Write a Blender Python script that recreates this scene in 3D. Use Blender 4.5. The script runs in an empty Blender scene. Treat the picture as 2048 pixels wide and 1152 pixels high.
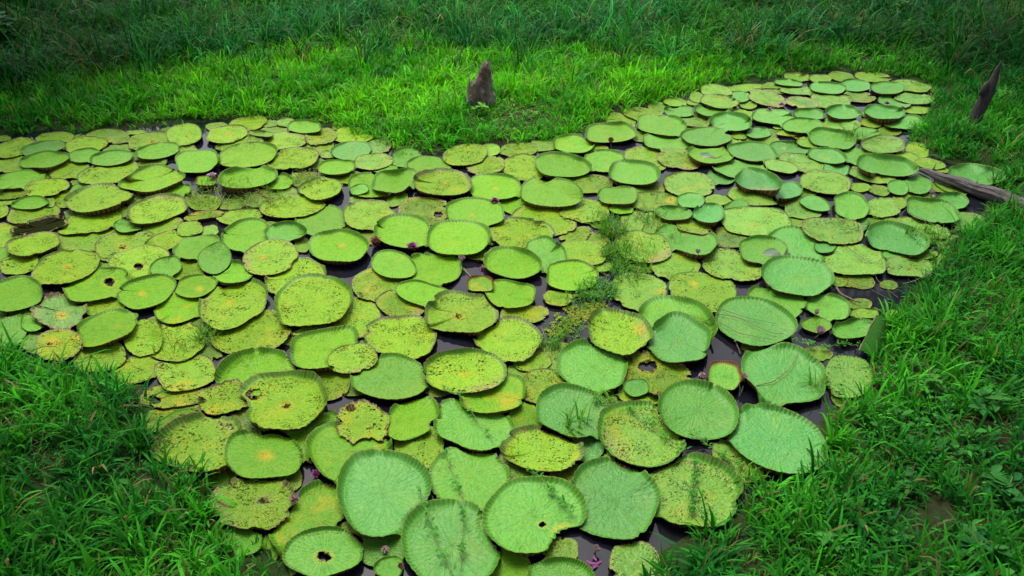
import bpy, math, random
import numpy as np
from mathutils import Vector, Matrix

random.seed(7)
RNG = np.random.default_rng(11)
SC = bpy.context.scene
COL = SC.collection

# ------------------------------------------------------------------ camera
CAM_H = 8.0
PITCH = math.radians(32.2)
FPX = 28.0 / 36.0 * 2048.0
cp, sp_ = math.cos(PITCH), math.sin(PITCH)
cam = bpy.data.cameras.new("camera")
camo = bpy.data.objects.new("camera", cam)
COL.objects.link(camo)
cam.lens = 28.0
cam.sensor_width = 36.0
cam.clip_end = 2000
camo.location = (0, 0, CAM_H)
camo.rotation_euler = (math.pi / 2 - PITCH, 0, 0)
SC.camera = camo


def unproj(px, py, z=0.0):
    """point of the photograph -> point of the world on the level plane at height z (arrays welcome)"""
    px = np.asarray(px, float)
    py = np.asarray(py, float)
    u = -(py - 576.0)
    dx = px - 1024.0
    dy = u * sp_ + FPX * cp
    dz = u * cp - FPX * sp_
    t = (np.asarray(z, float) - CAM_H) / dz
    return dx * t, dy * t, np.broadcast_to(np.asarray(z, float), t.shape)


def proj(x, y, z):
    d = y * cp - (z - CAM_H) * sp_
    u = y * sp_ + (z - CAM_H) * cp
    return 1024.0 + FPX * x / d, 576.0 - FPX * u / d


def P(px, py, z=0.0):
    x, y, zz = unproj(px, py, z)
    return Vector((float(x), float(y), float(z)))


def metres_per_px(px, py):
    v = P(px, py)
    return (v.y * cp + CAM_H * sp_) / FPX


# ------------------------------------------------------------------ tagging
def tag(o, label=None, cat=None, group=None, kind=None):
    if label: o["label"] = label
    if cat: o["category"] = cat
    if group: o["group"] = group
    if kind: o["kind"] = kind
    return o


def empty(name, loc):
    o = bpy.data.objects.new(name, None)
    o.empty_display_size = 0.1
    COL.objects.link(o)
    o.location = loc
    return o


def mesh_np(name, co, loops, starts, mat=None, attrs=None, mats=None, matidx=None, smooth=True):
    me = bpy.data.meshes.new(name)
    nv, nl, nf = len(co), len(loops), len(starts)
    me.vertices.add(nv)
    me.vertices.foreach_set("co", np.asarray(co, np.float32).ravel())
    me.loops.add(nl)
    me.loops.foreach_set("vertex_index", np.asarray(loops, np.int32))
    me.polygons.add(nf)
    me.polygons.foreach_set("loop_start", np.asarray(starts, np.int32))
    if matidx is not None:
        me.polygons.foreach_set("material_index", np.asarray(matidx, np.int32))
    me.update(calc_edges=True)
    if smooth:
        me.polygons.foreach_set("use_smooth", np.ones(nf, bool))
    for k, v in (attrs or {}).items():
        v = np.asarray(v, np.float32)
        if v.ndim == 1:
            a = me.attributes.new(k, "FLOAT", "POINT")
            a.data.foreach_set("value", v)
        else:
            a = me.attributes.new(k, "FLOAT_COLOR", "POINT")
            if v.shape[1] == 3:
                v = np.concatenate([v, np.ones((len(v), 1), np.float32)], 1)
            a.data.foreach_set("color", v.ravel())
    for m in (mats or ([mat] if mat else [])):
        me.materials.append(m)
    return me


def link(me, name, parent=None, loc=None):
    o = bpy.data.objects.new(name, me)
    COL.objects.link(o)
    if parent is not None: o.parent = parent
    if loc is not None: o.location = loc
    return o


def quads(q):
    q = np.asarray(q, np.int32)
    return q.ravel(), np.arange(len(q), dtype=np.int32) * q.shape[1]


def from_faces(name, verts, faces, mat=None, attrs=None, mats=None, matidx=None, smooth=True):
    loops, starts = [], []
    for f in faces:
        starts.append(len(loops))
        loops += list(f)
    return mesh_np(name, np.array(verts, float), loops, starts, mat, attrs, mats, matidx, smooth)


# ------------------------------------------------------------------ node helpers
PADS_TXT = """
@0 220 5.12
30 290 80 30 -5 0 s
150 385 200 92 -15 1 s
560 285 200 58 -5 0 s
440 388 235 72 -9 1 f hue=.55
1090 250 215 52 -4 0 s
880 358 232 82 -9 1 s
1215 292 120 52 -5 1 o
1390 226 110 25 -3 0 f
1545 312 240 90 -8 1 s st=1560:322:45:b
1885 250 182 110 -6 2 s st=1910:270:38:b
1230 395 190 42 -4 0 w
450 508 258 84 -8 2 f
868 462 170 74 -6 1 f hue=.35
1140 488 226 80 -6 2 f hue=.3
1615 415 230 80 -7 2 f
1915 412 108 50 -6 0 f
110 553 205 82 -10 0 s
480 622 195 62 -8 0 s
710 612 225 86 -8 1 s
200 708 275 88 -10 1 f hue=.1
1560 535 155 50 -3 0 f hue=.4
1122 638 315 116 -8 1 s
1555 702 325 132 -9 2 f sp=.5
475 793 230 90 -8 2 s
120 842 220 72 -8 0 s
850 800 150 60 -18 1 f
1000 895 370 130 -9 2 s rim=.13
1705 820 262 78 -5 1 f
308 950 190 66 -6 2 f
1605 1012 340 132 -10 2 s rim=.1 tan=270
40 930 130 46 -5 0 s
340 1055 290 95 -8 1 s
0 1030 88 76 -12 2 s
515 945 50 50 0 1 k
650 905 130 110 0 0 s yel=.8
@350 220 5.12
430 170 115 44 -5 0 s yel=.6
740 142 205 78 -10 1 s
970 138 80 42 -5 0 o
1135 124 95 44 -5 1 f
1325 168 180 72 2 2 f
1000 212 160 42 -5 0 o yel=1
872 240 126 36 5 2 k
535 247 226 86 -7 2 s st=565:255:50:y
655 345 245 78 -7 1 s
1125 312 215 92 -5 1 s tan=300
1490 272 165 88 -8 1 o
1810 258 215 92 2 1 s yel=.4
1750 176 150 40 0 0 s
745 460 305 126 -8 2 f sp=.5 fold=270:.12
1208 495 264 115 -7 2 s rim=.1
220 522 230 118 -4 2 f
745 678 312 124 -7 2 f rim=.17
1470 370 160 80 0 0 s
1805 412 202 98 -3 1 f hue=.6
1560 455 72 42 0 1 k
1655 582 188 84 -3 2 f
1045 730 178 82 -5 1 f
1490 802 230 110 -4 2 s rim=.12
1060 838 190 60 -3 0 s yel=.7
318 718 112 58 0 1 n
1330 712 170 80 0 0 d
1760 690 200 68 0 0 s yel=.4
1200 985 345 118 -5 1 s
660 1090 245 80 -5 0 s yel=.5
300 950 175 88 0 0 s
300 1080 220 42 -8 1 o yel=1
860 930 160 60 -5 0 o
@700 220 5.12
240 527 200 82 -4 2 s hue=.5 dec=.5
272 378 155 82 -8 1 o hue=.8 tan=0
565 485 155 100 -10 1 k
590 372 115 40 5 0 o yel=.9
805 562 218 94 4 1 f
1180 460 226 110 -3 2 s yel=.5
1440 405 95 68 0 1 s
1725 408 198 76 -3 0 s yel=.3
1985 358 150 68 -3 0 o
1395 568 190 92 -8 1 o tan=160
1795 588 248 132 3 1 s
462 718 240 120 -6 2 f rim=.16
355 602 140 48 0 1 k
948 738 310 138 3 2 s st=975:745:40:y rim=.13
1482 782 288 138 3 2 f st=1490:800:40:y
215 765 240 128 0 1 f yel=.4
480 912 120 66 -15 0 s yel=.5
130 900 150 48 -12 0 o yel=1
95 812 100 52 -10 2 k
@1050 220 5.12
495 342 224 92 3 2 f yel=.4
875 228 262 112 -2 2 f yel=.4
985 115 160 78 10 0 s
1180 270 86 56 0 0 f yel=1 hue=0
382 562 293 130 2 2 f rim=.13
815 515 212 116 3 1 f yel=.3
1120 638 282 122 2 2 f rim=.18
1235 510 210 130 15 0 s
270 842 328 148 4 2 f sp=.3 fold=330:.25
1462 322 254 94 4 1 f sp=.3
1400 150 262 106 5 2 f
1585 505 228 106 8 1 o tan=90 hue=.3
1680 762 284 124 4 1 s
645 762 250 100 0 0 s
950 872 214 94 0 2 f
1262 818 165 90 -5 0 o
600 1025 265 128 3 1 s rag=.8 yel=.5
1330 935 255 105 0 0 s st=1490:925:70:o
990 1012 138 50 3 1 f
1520 1050 192 78 2 2 f rim=.16 hue=.6
1700 925 142 78 0 2 k hue=.8
1880 1052 166 102 0 2 k hue=.9 rim=.2
@1180 130 5.12
1290 260 165 62 5 1 s
1605 230 205 42 -4 0 s yel=.4
1095 330 82 50 15 0 s
1325 370 202 70 5 2 s rim=.11
1522 322 118 56 3 1 f
1812 345 198 76 12 2 o hue=.7 tan=60
875 378 128 42 3 1 f
1050 385 62 28 3 0 f
705 428 112 46 5 0 f
918 470 164 60 3 1 f hue=.6
560 505 210 66 6 0 s yel=.4
1270 465 204 66 5 1 f rim=.16
1620 402 92 48 5 0 f
1085 562 162 76 3 0 o
1450 572 222 94 6 2 f rim=.22 hue=.7
1565 510 115 66 10 0 s
1190 732 258 98 2 2 f hue=.6 b=335:.15:.2
1722 690 130 60 2 2 f hue=.8
1532 715 80 48 0 1 f
1452 778 120 46 3 1 s
1750 775 172 58 0 0 s
1660 882 254 98 5 2 f hue=.6
1240 910 238 96 3 2 f yel=.2 hue=.2 rim=.16
1335 640 40 22 0 0 f
@1530 130 5.12
330 122 132 48 5 0 f hue=.9
236 178 148 36 8 2 f hue=.6
565 136 120 42 3 1 f hue=.6
645 232 192 62 3 2 f
790 122 155 46 8 0 s hue=.9
925 206 155 66 3 1 f
1105 122 185 52 6 0 s hue=.9 tan=0
1255 232 175 64 3 2 f
1495 212 216 60 7 1 s hue=.8 dec=.4
1530 340 196 62 3 1 s hue=1
1810 262 115 42 5 0 s hue=.9
360 262 204 44 3 1 s
70 212 110 32 0 0 s
100 272 110 26 5 0 o tan=0
945 328 188 58 6 1 o tan=90 hue=.6
380 388 170 62 8 1 o yel=.9
672 368 212 86 10 1 s tan=300
1322 378 168 56 8 1 f
455 500 175 60 2 1 f
92 528 216 84 3 1 f sp=.3
802 478 192 72 5 2 f rim=.18
1222 478 215 72 4 2 f rim=.18 hue=.8
1060 500 72 42 8 0 f
1420 578 234 78 5 1 f hue=.8
1560 462 150 40 3 0 s hue=.9
385 618 202 82 3 2 f hue=.5
775 602 214 66 8 1 s yel=.3
132 632 52 26 0 1 f yel=1
270 695 160 34 0 0 w yel=.9
1090 592 115 50 8 0 f
690 748 250 102 8 2 f hue=.6
1030 704 148 64 3 1 f hue=.7
1245 680 158 44 3 0 o
1212 812 232 92 2 2 s hue=.6 rim=.1
440 792 118 52 8 1 f yel=.6
250 848 212 80 0 1 f st=195:855:30:y
640 926 206 80 8 2 f yel=.3
935 926 160 82 5 1 f hue=.6
1560 872 128 76 10 0 s hue=.8
1245 1022 316 114 8 2 f rim=.16 hue=.6
1468 944 128 54 14 0 f
1690 1012 165 52 8 0 s dec=.6
1790 1062 90 36 10 0 f hue=.7
@1648 220 5.12
1560 658 305 104 6 1 f hue=.85 rim=.2
965 758 140 104 8 1 f hue=.8
500 662 252 80 10 0 s
125 596 142 68 6 2 f hue=.9
370 792 105 48 5 0 s dec=.5
565 822 112 54 12 0 s yel=.7
760 790 108 80 0 1 f
1300 780 185 72 24 0 s
1322 924 174 84 8 2 f rim=.17
282 976 206 124 8 2 f rim=.12 hue=.6
@1648 380 5.12
600 178 172 108 8 1 s hue=.7 rag=.6
755 128 92 62 10 0 f
870 92 132 74 8 0 o tan=90
1112 206 288 124 12 2 f hue=.8
1470 318 200 90 5 0 s hue=.9
285 316 188 92 12 1 f
625 330 182 58 5 0 f
750 492 332 156 11 2 f hue=.9 rim=.15
1020 382 272 96 17 1 s hue=.8 dec=.1
97 414 318 136 8 2 s dec=.6
320 712 326 162 8 2 s hue=.7 dec=.1
760 656 165 58 0 1 f
1020 652 142 56 0 0 f
1310 548 162 86 5 0 s
880 792 258 100 8 1 s dec=.5
1180 762 100 108 0 0 s
@1300 300 5.12
722 278 146 74 8 1 f hue=.8
1110 308 246 112 6 2 k rim=.26 tan=90
1412 408 150 86 -6 2 k rim=.18
1062 470 272 98 8 1 s yel=.5 tan=120
1450 512 142 62 -8 0 s
885 578 128 64 -10 1 f rim=.14
692 512 135 60 0 0 s
1085 730 370 156 4 1 s hue=.6 dec=.15
1555 622 190 82 10 1 s dec=.7
1690 545 168 70 14 1 f hue=.7
1485 738 100 56 0 0 s
1797 330 273 114 4 2 s hue=.5
930 186 264 112 6 1 f sp=.3
1560 130 250 92 12 1 s
1342 166 176 62 10 2 s yel=.6
372 902 330 156 8 1 f hue=.6
452 768 204 88 10 2 o tan=100 hue=.3
822 920 178 84 0 0 o tan=150
@1300 450 5.12
1155 250 264 136 8 2 f hue=.5
1500 225 332 198 10 1 f hue=.7
1800 202 118 84 0 2 f hue=.9 rim=.2
835 410 340 164 10 1 s hue=.5 rag=.4 b=200:.1:.3
1510 518 368 200 7 2 f hue=.8 rim=.12
260 412 262 140 5 0 s
540 684 354 198 10 1 s hue=.3 dec=.1 st=450:600:60:y
1295 784 292 176 10 1 f hue=.5 b=10:.14:.1
1818 824 236 138 8 1 f hue=.6 sp=.3
1705 1022 156 80 4 1 f yel=.4 hue=.3
@1400 560 5.12
566 420 424 244 10 2 f hue=.8
864 950 464 290 8 2 f hue=.85 rim=.14
1520 988 248 222 5 1 s hue=.85 dec=.1
250 972 182 148 8 2 n rim=.24
1560 492 216 106 -3 1 f hue=.6 rim=.22
1685 338 150 58 0 0 f hue=.9
1990 362 84 64 0 0 s hue=.9
@1000 390 5.12
462 610 216 184 8 1 f hue=.4
852 588 246 122 6 1 s tan=110 rag=.2
738 822 268 162 2 2 f yel=.4 rag=.25
592 1052 150 84 5 1 o yel=1
1425 990 288 188 6 1 s hue=.5 dec=.1 st=1650:980:55:o
1470 530 292 160 8 1 s hue=.4 tan=40
445 260 324 158 5 0 s yel=.4
1480 300 250 136 8 0 s hue=.5
1368 312 102 62 0 1 o
770 402 170 76 -5 0 d
965 452 148 80 8 0 d
1040 732 110 52 0 0 f
@700 390 5.12
548 366 304 170 2 2 f rim=.14
1108 432 318 186 3 2 f sp=.25
445 712 242 138 8 1 f
850 746 300 160 4 0 f b=250:.14:.08
1335 608 148 50 -5 0 f
1440 470 62 44 0 0 f
1335 906 144 84 3 2 n yel=1 rim=.2
758 1010 260 144 8 1 f
285 912 262 174 -3 0 s yel=.6 st=165:975:40:o
1280 176 308 148 3 2 f b=308:.15:.12 st=1250:200:35:y
1702 108 168 90 5 0 w
192 200 272 154 -3 2 s st=150:215:80:g b=340:.18:.18 rim=.1
762 160 258 142 3 0 d hole=900:200:40
1665 688 284 172 3 2 f rim=.16
1640 1010 256 146 4 2 f yel=.35
1770 392 328 166 4 1 s yel=.4 b=5:.08:.15 rim=.1
@700 560 5.12
1140 328 388 216 4 2 s st=1110:370:95:b rim=.14 yel=.3 b=340:.09:.25
515 245 245 148 5 0 s yel=.9 tan=20
530 572 372 216 3 1 s b=185:.12:.12 rim=.1
1612 598 364 222 5 2 s rim=.11
1782 352 245 102 0 0 o yel=.6
402 990 404 240 4 2 f hue=.3 rim=.12
1175 930 405 246 3 2 s st=1170:955:60:y tan=60 rim=.12
1868 832 188 110 -5 0 s rag=.3
@350 390 5.12
1490 256 266 158 -6 1 f sp=.3
725 405 255 156 -10 1 f
1130 368 206 104 -2 2 f hue=.6 rim=.24
975 640 290 178 -12 2 s tan=180 st=900:640:55:o
1305 512 75 80 0 0 f
245 532 252 122 -10 1 f
410 650 175 152 -35 2 k fold=310:.35
592 782 208 122 -3 2 k rim=.2 hue=.2
1240 838 345 196 -14 1 s rim=.1
1675 520 312 172 5 2 f rim=.13 st=1710:520:50:y
150 345 140 74 -10 1 s
355 365 96 56 -10 0 s
1180 105 320 120 -6 0 s
110 760 210 118 -6 0 s tan=250
205 930 210 120 -8 2 f yel=.5 st=250:960:60:y
@350 560 5.12
1415 212 420 252 -9 2 s rim=.12 dec=.1
592 228 388 236 -11 1 s st=565:235:60:y tan=190 rim=.1
775 530 420 228 -8 0 s yel=.6
1525 688 378 196 -12 2 f sp=.35 rim=.16
1390 500 190 58 -14 0 s yel=.4
830 925 432 232 -10 1 f rim=.2 sp=.3 b=275:.1:.06
1830 372 268 208 -5 0 s yel=.6
1820 805 262 146 -5 2 s rag=.4 tan=60 yel=.4
1515 1030 290 205 5 0 s tan=300 dec=.6
@250 720 5.12
1615 402 452 300 -7 2 s rim=.2 st=1650:470:110:b hole=1310:350:75 b=180:.2:.25
1010 390 268 170 -14 2 o rim=.08 b=20:.14:.3
620 130 325 175 -8 1 s yel=.8
515 350 345 140 -6 0 d hole=300:400:55
480 580 290 150 -14 0 d
762 832 480 308 -14 2 s rim=.2 tan=315 b=315:.15:.2 yel=.3
1415 955 402 258 2 2 f hue=.1 st=1440:980:110:y rim=.1
@600 720 5.12
105 722 320 285 -12 1 f rim=.2
498 905 432 308 -14 1 f rim=.2 sp=.25 yel=.4
640 640 280 216 5 2 d hole=520:490:45 rim=.06
1140 588 292 216 -18 2 f b=40:.2:.25 rim=.18
1225 880 255 236 -5 0 s dec=.4 rag=.3
1775 650 406 262 6 1 f hue=.5 fold=180:.1
@950 720 5.12
180 335 346 206 -10 1 f yel=.8 rim=.13
755 275 292 192 0 0 s yel=.5
510 610 185 192 5 0 f yel=.5
1002 518 372 268 8 1 f hue=.7 rim=.15
1722 748 470 336 9 2 s hue=.5 dec=.15 rim=.15 tan=150
1155 872 165 170 0 0 f hue=.9
690 905 424 232 5 1 s yel=.8 rim=.17 b=200:.12:.2
@1050 560 5.12
690 872 352 270 10 1 f hue=.6 rim=.15
962 518 336 230 10 2 s st=1200:500:120:y tan=350 rim=.17
1562 400 408 236 11 1 f hue=.4 rim=.18 fold=320:.14
1575 598 332 254 6 2 f hue=.8 rim=.19 b=25:.1:.1
1350 960 372 206 16 0 d hole=1260:885:80 hue=.3
1140 1100 132 92 0 1 k
1200 1150 250 130 5 0 s yel=.6
@1300 720 5.12
498 512 416 310 12 2 f hue=.7 rim=.14 b=285:.12:.06
1290 802 540 328 17 2 f hue=1 rim=.12 b=235:.08:.12
900 1030 290 230 25 0 s hue=.7
@1150 900 4.571
1088 368 456 336 6 1 s hue=.6 dec=.15 rim=.15 st=1090:110:90:d
345 442 410 384 14 2 f hue=.8 rim=.12 sp=.2 b=40:.07:.08
545 1050 235 220 0 1 o yel=.5
@800 900 4.571
632 240 372 306 -8 1 f hue=.4 rim=.13 b=250:.0:.1
1232 590 452 368 -4 2 f hue=.6 rim=.13 b=50:.3:.45 st=1500:750:150:y hole=1300:680:30
465 850 445 405 -4 2 f hue=.75 rim=.15
980 1055 240 165 8 1 f hue=.2 rim=.08
1465 1160 325 178 5 2 f hue=.5 rim=.16
@400 900 4.571
1665 375 435 396 -14 2 f hue=.75 rim=.17
488 480 368 264 5 2 o tan=160 rim=.12 st=590:460:110:d yel=.2 b=300:.05:.1
1005 575 420 240 -36 1 f yel=.6 rim=.19 hue=.2
1132 925 368 232 -8 2 f hue=.6 hole=1130:975:58 rim=.1
345 825 215 165 0 0 k
1670 900 200 190 0 0 w
1730 1070 135 100 0 1 w rim=.18
165 255 105 90 -30 0 k
640 900 90 120 0 0 w
@0 390 5.12
160 1010 282 172 -14 2 f
670 738 352 172 -13 2 s st=690:735:60:o
985 912 362 170 -9 2 f b=350:.12:.1 hole=1120:890:50
1500 985 302 172 -14 2 f b=205:.16:.12 st=1460:1010:60:y rim=.1
1430 690 322 160 -12 1 s hole=1420:730:40
1285 520 320 152 -10 1 s st=1255:535:90:b
875 430 312 152 -14 0 s
935 268 345 118 -12 1 s
1310 312 145 70 -3 1 k
1610 332 280 70 -12 0 s yel=.7
1740 458 282 92 -11 1 s dec=.5
335 500 288 108 -9 2 s rim=.1
405 318 290 88 -14 1 r b=150:.2:.3 b=60:.15:.25
60 430 190 140 -10 0 s yel=.6
200 700 205 110 -10 0 s yel=.6
45 640 150 108 -12 0 f
1700 730 168 104 -18 1 k
@0 560 5.12
1830 268 272 164 -8 1 f yel=.7
610 308 290 190 -6 2 o hue=.9 rim=.14 st=630:360:95:y yel=.3 tan=190
1072 486 345 168 -16 2 f rim=.14 yel=.4
1080 270 220 92 -10 0 s
325 432 116 100 0 1 k
90 525 200 155 -12 1 f hue=.4
380 260 92 62 -20 0 k
600 665 228 168 -8 2 o yel=1 st=540:640:130:o st=495:650:60:d
375 640 158 108 -10 0 s hue=.7
1025 780 280 156 -12 1 s st=930:780:60:b yel=.3
1465 590 210 186 -20 1 s fold=350:.3
1795 632 305 204 -10 1 s st=1810:640:50:b yel=.3
1410 910 250 148 -12 0 s yel=.5
"""


class NT:
    def __init__(self, name):
        self.m = bpy.data.materials.new(name)
        self.m.use_nodes = True
        self.t = self.m.node_tree
        self.n = self.t.nodes
        self.n.clear()
        self.out = self.n.new("ShaderNodeOutputMaterial")

    def new(self, typ, **kw):
        n = self.n.new(typ)
        for k, v in kw.items(): setattr(n, k, v)
        return n

    def put(self, sock, v):
        if v is None: return
        if isinstance(v, bpy.types.NodeSocket): self.t.links.new(v, sock)
        elif isinstance(v, (tuple, list)) and len(v) == 3 and sock.type == "RGBA": sock.default_value = (*v, 1)
        else: sock.default_value = v

    def math(self, op, a, b=None, c=None, clamp=False):
        n = self.new("ShaderNodeMath", operation=op, use_clamp=clamp)
        self.put(n.inputs[0], a); self.put(n.inputs[1], b); self.put(n.inputs[2], c)
        return n.outputs[0]

    def mix(self, f, a, b, blend="MIX"):
        n = self.new("ShaderNodeMix", data_type="RGBA", blend_type=blend)
        self.put(n.inputs[0], f); self.put(n.inputs[6], a); self.put(n.inputs[7], b)
        return n.outputs[2]

    def smooth(self, v, lo, hi, a=0.0, b=1.0):
        n = self.new("ShaderNodeMapRange", interpolation_type="SMOOTHSTEP")
        self.put(n.inputs[0], v); self.put(n.inputs[1], lo); self.put(n.inputs[2], hi)
        self.put(n.inputs[3], a); self.put(n.inputs[4], b)
        return n.outputs[0]

    def noise(self, vec, scale, detail=3, rough=0.55, dist=0.0):
        n = self.new("ShaderNodeTexNoise")
        self.put(n.inputs["Vector"], vec); self.put(n.inputs["Scale"], scale)
        self.put(n.inputs["Detail"], detail); self.put(n.inputs["Roughness"], rough)
        self.put(n.inputs["Distortion"], dist)
        return n.outputs["Fac"]

    def voro(self, vec, scale, feature="F1", rand=1.0):
        n = self.new("ShaderNodeTexVoronoi", feature=feature)
        self.put(n.inputs["Vector"], vec); self.put(n.inputs["Scale"], scale)
        self.put(n.inputs["Randomness"], rand)
        return n

    def attr(self, name, typ="GEOMETRY"):
        return self.new("ShaderNodeAttribute", attribute_name=name, attribute_type=typ)

    def bump(self, h, strength, dist, normal=None):
        n = self.new("ShaderNodeBump")
        self.put(n.inputs["Height"], h); n.inputs["Strength"].default_value = strength
        n.inputs["Distance"].default_value = dist
        self.put(n.inputs["Normal"], normal)
        return n.outputs[0]

    def bsdf(self, color, rough=0.6, spec=0.5, normal=None, **kw):
        n = self.new("ShaderNodeBsdfPrincipled")
        self.put(n.inputs["Base Color"], color); self.put(n.inputs["Roughness"], rough)
        self.put(n.inputs["Specular IOR Level"], spec); self.put(n.inputs["Normal"], normal)
        for k, v in kw.items(): self.put(n.inputs[k], v)
        return n.outputs[0]

    def done(self, s):
        self.t.links.new(s, self.out.inputs[0])
        return self.m


def pad_vec(T):
    """object-space position shifted by a random amount per pad"""
    tc = T.new("ShaderNodeTexCoord")
    oi = T.new("ShaderNodeObjectInfo")
    c = T.new("ShaderNodeCombineXYZ")
    T.put(c.inputs[0], T.math("MULTIPLY", oi.outputs["Random"], 91.0))
    T.put(c.inputs[1], T.math("MULTIPLY", oi.outputs["Random"], 37.0))
    a = T.new("ShaderNodeVectorMath", operation="ADD")
    T.put(a.inputs[0], tc.outputs["Object"]); T.put(a.inputs[1], c.outputs[0])
    return tc.outputs["Object"], a.outputs[0], oi


def pad_angle(T, obj):
    s = T.new("ShaderNodeSeparateXYZ")
    T.put(s.inputs[0], obj)
    return T.math("ARCTAN2", s.outputs[1], s.outputs[0])


YG = (0.110, 0.300, 0.003)
YS = (0.158, 0.335, 0.004)
BG = (0.054, 0.245, 0.044)
BS = (0.110, 0.295, 0.036)
YEL = (0.34, 0.28, 0.008)
TAN = (0.30, 0.215, 0.11)
DARK = (0.008, 0.008, 0.006)


def make_blade_material():
    T = NT("lily_leaf_top")
    obj, vec, oi = pad_vec(T)
    sepc = T.new("ShaderNodeSeparateColor")
    T.put(sepc.inputs[0], oi.outputs["Color"])
    hue, speck, yel = sepc.outputs[0], sepc.outputs[1], sepc.outputs[2]
    dec = oi.outputs["Alpha"]
    rad = T.attr("rad").outputs["Fac"]
    stain = T.attr("stain")                      # r brown/dark, g yellow, b dead tan
    ss = T.new("ShaderNodeSeparateColor")
    T.put(ss.inputs[0], stain.outputs["Color"])
    ang = pad_angle(T, obj)
    aged = T.smooth(speck, 0.15, 0.75)
    col = T.mix(aged, T.mix(hue, YG, BG), T.mix(hue, YS, BS))
    tone = T.attr("tone").outputs["Fac"]
    tc_ = T.new("ShaderNodeCombineColor")
    for q_ in range(3): T.put(tc_.inputs[q_], tone)
    # mottling
    n1 = T.noise(vec, 2.6, 4, 0.6)
    n2 = T.noise(vec, 11.0, 4, 0.65)
    n3 = T.noise(vec, 45.0, 3, 0.7)
    col = T.mix(T.smooth(n1, 0.35, 0.7, 0, 0.45), col, T.mix(aged, T.mix(hue, (0.145, 0.290, 0.004), (0.088, 0.262, 0.036)), T.mix(hue, (0.230, 0.385, 0.006), (0.140, 0.320, 0.036))))
    col = T.mix(T.smooth(n2, 0.48, 0.74, 0, 0.55), col, T.mix(hue, (0.060, 0.165, 0.005), (0.040, 0.175, 0.036)))
    old = T.math("ADD", T.math("MULTIPLY", speck, 0.6), T.math("MULTIPLY", dec, 0.4), clamp=True)
    col = T.mix(T.math("MULTIPLY", old, T.smooth(n3, 0.4, 0.62, 0.0, 0.9)), col, T.mix(hue, (0.118, 0.200, 0.006), (0.080, 0.180, 0.030)))
    # veins: pale radial ribs that fork, fading outwards
    v1 = T.math("SINE", T.math("ADD", T.math("MULTIPLY", ang, 15.0), T.math("MULTIPLY", n1, 7.0)))
    v2 = T.math("SINE", T.math("ADD", T.math("MULTIPLY", ang, 34.0), T.math("MULTIPLY", n2, 5.0)))
    rib = T.math("ADD", T.math("MULTIPLY", T.smooth(v1, 0.78, 1.0), T.smooth(rad, 0.75, 0.1)),
                 T.math("MULTIPLY", T.smooth(v2, 0.7, 1.0), T.smooth(rad, 0.15, 0.6)))
    col = T.mix(T.math("MULTIPLY", rib, 0.10), col, T.mix(hue, (0.25, 0.36, 0.03), (0.17, 0.37, 0.09)))
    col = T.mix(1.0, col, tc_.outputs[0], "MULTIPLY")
    # yellow: heart of the leaf and drifting patches
    heart = T.math("MULTIPLY", T.smooth(T.math("ADD", rad, T.math("MULTIPLY", n2, 0.16)), 0.20, 0.07), 0.45)
    heart = T.math("MULTIPLY", heart, T.smooth(T.math("FRACT", T.math("MULTIPLY", oi.outputs["Random"], 7.7)), 0.45, 1.0))
    py_ = T.math("MULTIPLY", T.smooth(T.noise(vec, 1.7, 4, 0.6), 0.5, 0.72), yel)
    edgey = T.math("MULTIPLY", T.math("MULTIPLY", T.smooth(rad, 0.6, 1.0), T.smooth(n2, 0.38, 0.6)), yel)
    yy = T.math("MAXIMUM", T.math("MAXIMUM", heart, py_), T.math("MAXIMUM", T.math("MULTIPLY", edgey, 0.7), ss.outputs[1]))
    col = T.mix(T.math("MULTIPLY", yy, 0.85), col, YEL)
    blo = T.math("MULTIPLY", T.smooth(T.noise(vec, 5.0, 5, 0.75, 0.8), 0.56, 0.70), T.math("MULTIPLY", T.smooth(dec, 0.05, 0.7), 0.55))
    col = T.mix(blo, col, T.mix(T.smooth(n3, 0.4, 0.6), (0.17, 0.145, 0.02), (0.075, 0.060, 0.018)))
    # dead tan border and tan zones
    e0 = T.math("ADD", rad, T.math("MULTIPLY", T.math("SUBTRACT", n2, 0.5), 0.45))
    edge = T.math("MULTIPLY", T.smooth(e0, 0.86, 1.02), dec)
    tan = T.math("MAXIMUM", edge, T.math("MULTIPLY", ss.outputs[2], T.smooth(n2, 0.32, 0.58)))
    col = T.mix(T.math("MULTIPLY", tan, 0.85), col, T.mix(T.smooth(n3, 0.4, 0.65), TAN, (0.13, 0.075, 0.035)))
    # insect specks: two sizes, clustered
    cl = T.math("ADD", T.smooth(T.noise(vec, 3.2, 3, 0.6), 0.60, 0.38), T.math("MULTIPLY", T.math("MULTIPLY", T.smooth(rad, 0.55, 1.0), T.smooth(n1, 0.42, 0.58)), 0.7))
    va = T.voro(vec, T.math("ADD", 20.0, T.math("MULTIPLY", T.math("FRACT", T.math("MULTIPLY", oi.outputs["Random"], 17.3)), 20.0)))
    ra = T.new("ShaderNodeSeparateColor")
    T.put(ra.inputs[0], va.outputs["Color"])
    thr = T.math("MULTIPLY", T.math("MULTIPLY", speck, T.math("ADD", T.math("MULTIPLY", cl, 1.0), 0.20)), 0.74)
    thr = T.math("MULTIPLY", thr, T.math("POWER", ra.outputs[0], 2.4))
    wob = T.math("ADD", va.outputs["Distance"], T.math("MULTIPLY", T.math("SUBTRACT", n3, 0.5), 0.22))
    s1 = T.math("LESS_THAN", wob, thr)
    vb = T.voro(vec, 42.0)
    rb = T.new("ShaderNodeSeparateColor")
    T.put(rb.inputs[0], vb.outputs["Color"])
    thb = T.math("MULTIPLY", T.math("MULTIPLY", speck, 0.8), T.math("POWER", rb.outputs[0], 3.2))
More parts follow.
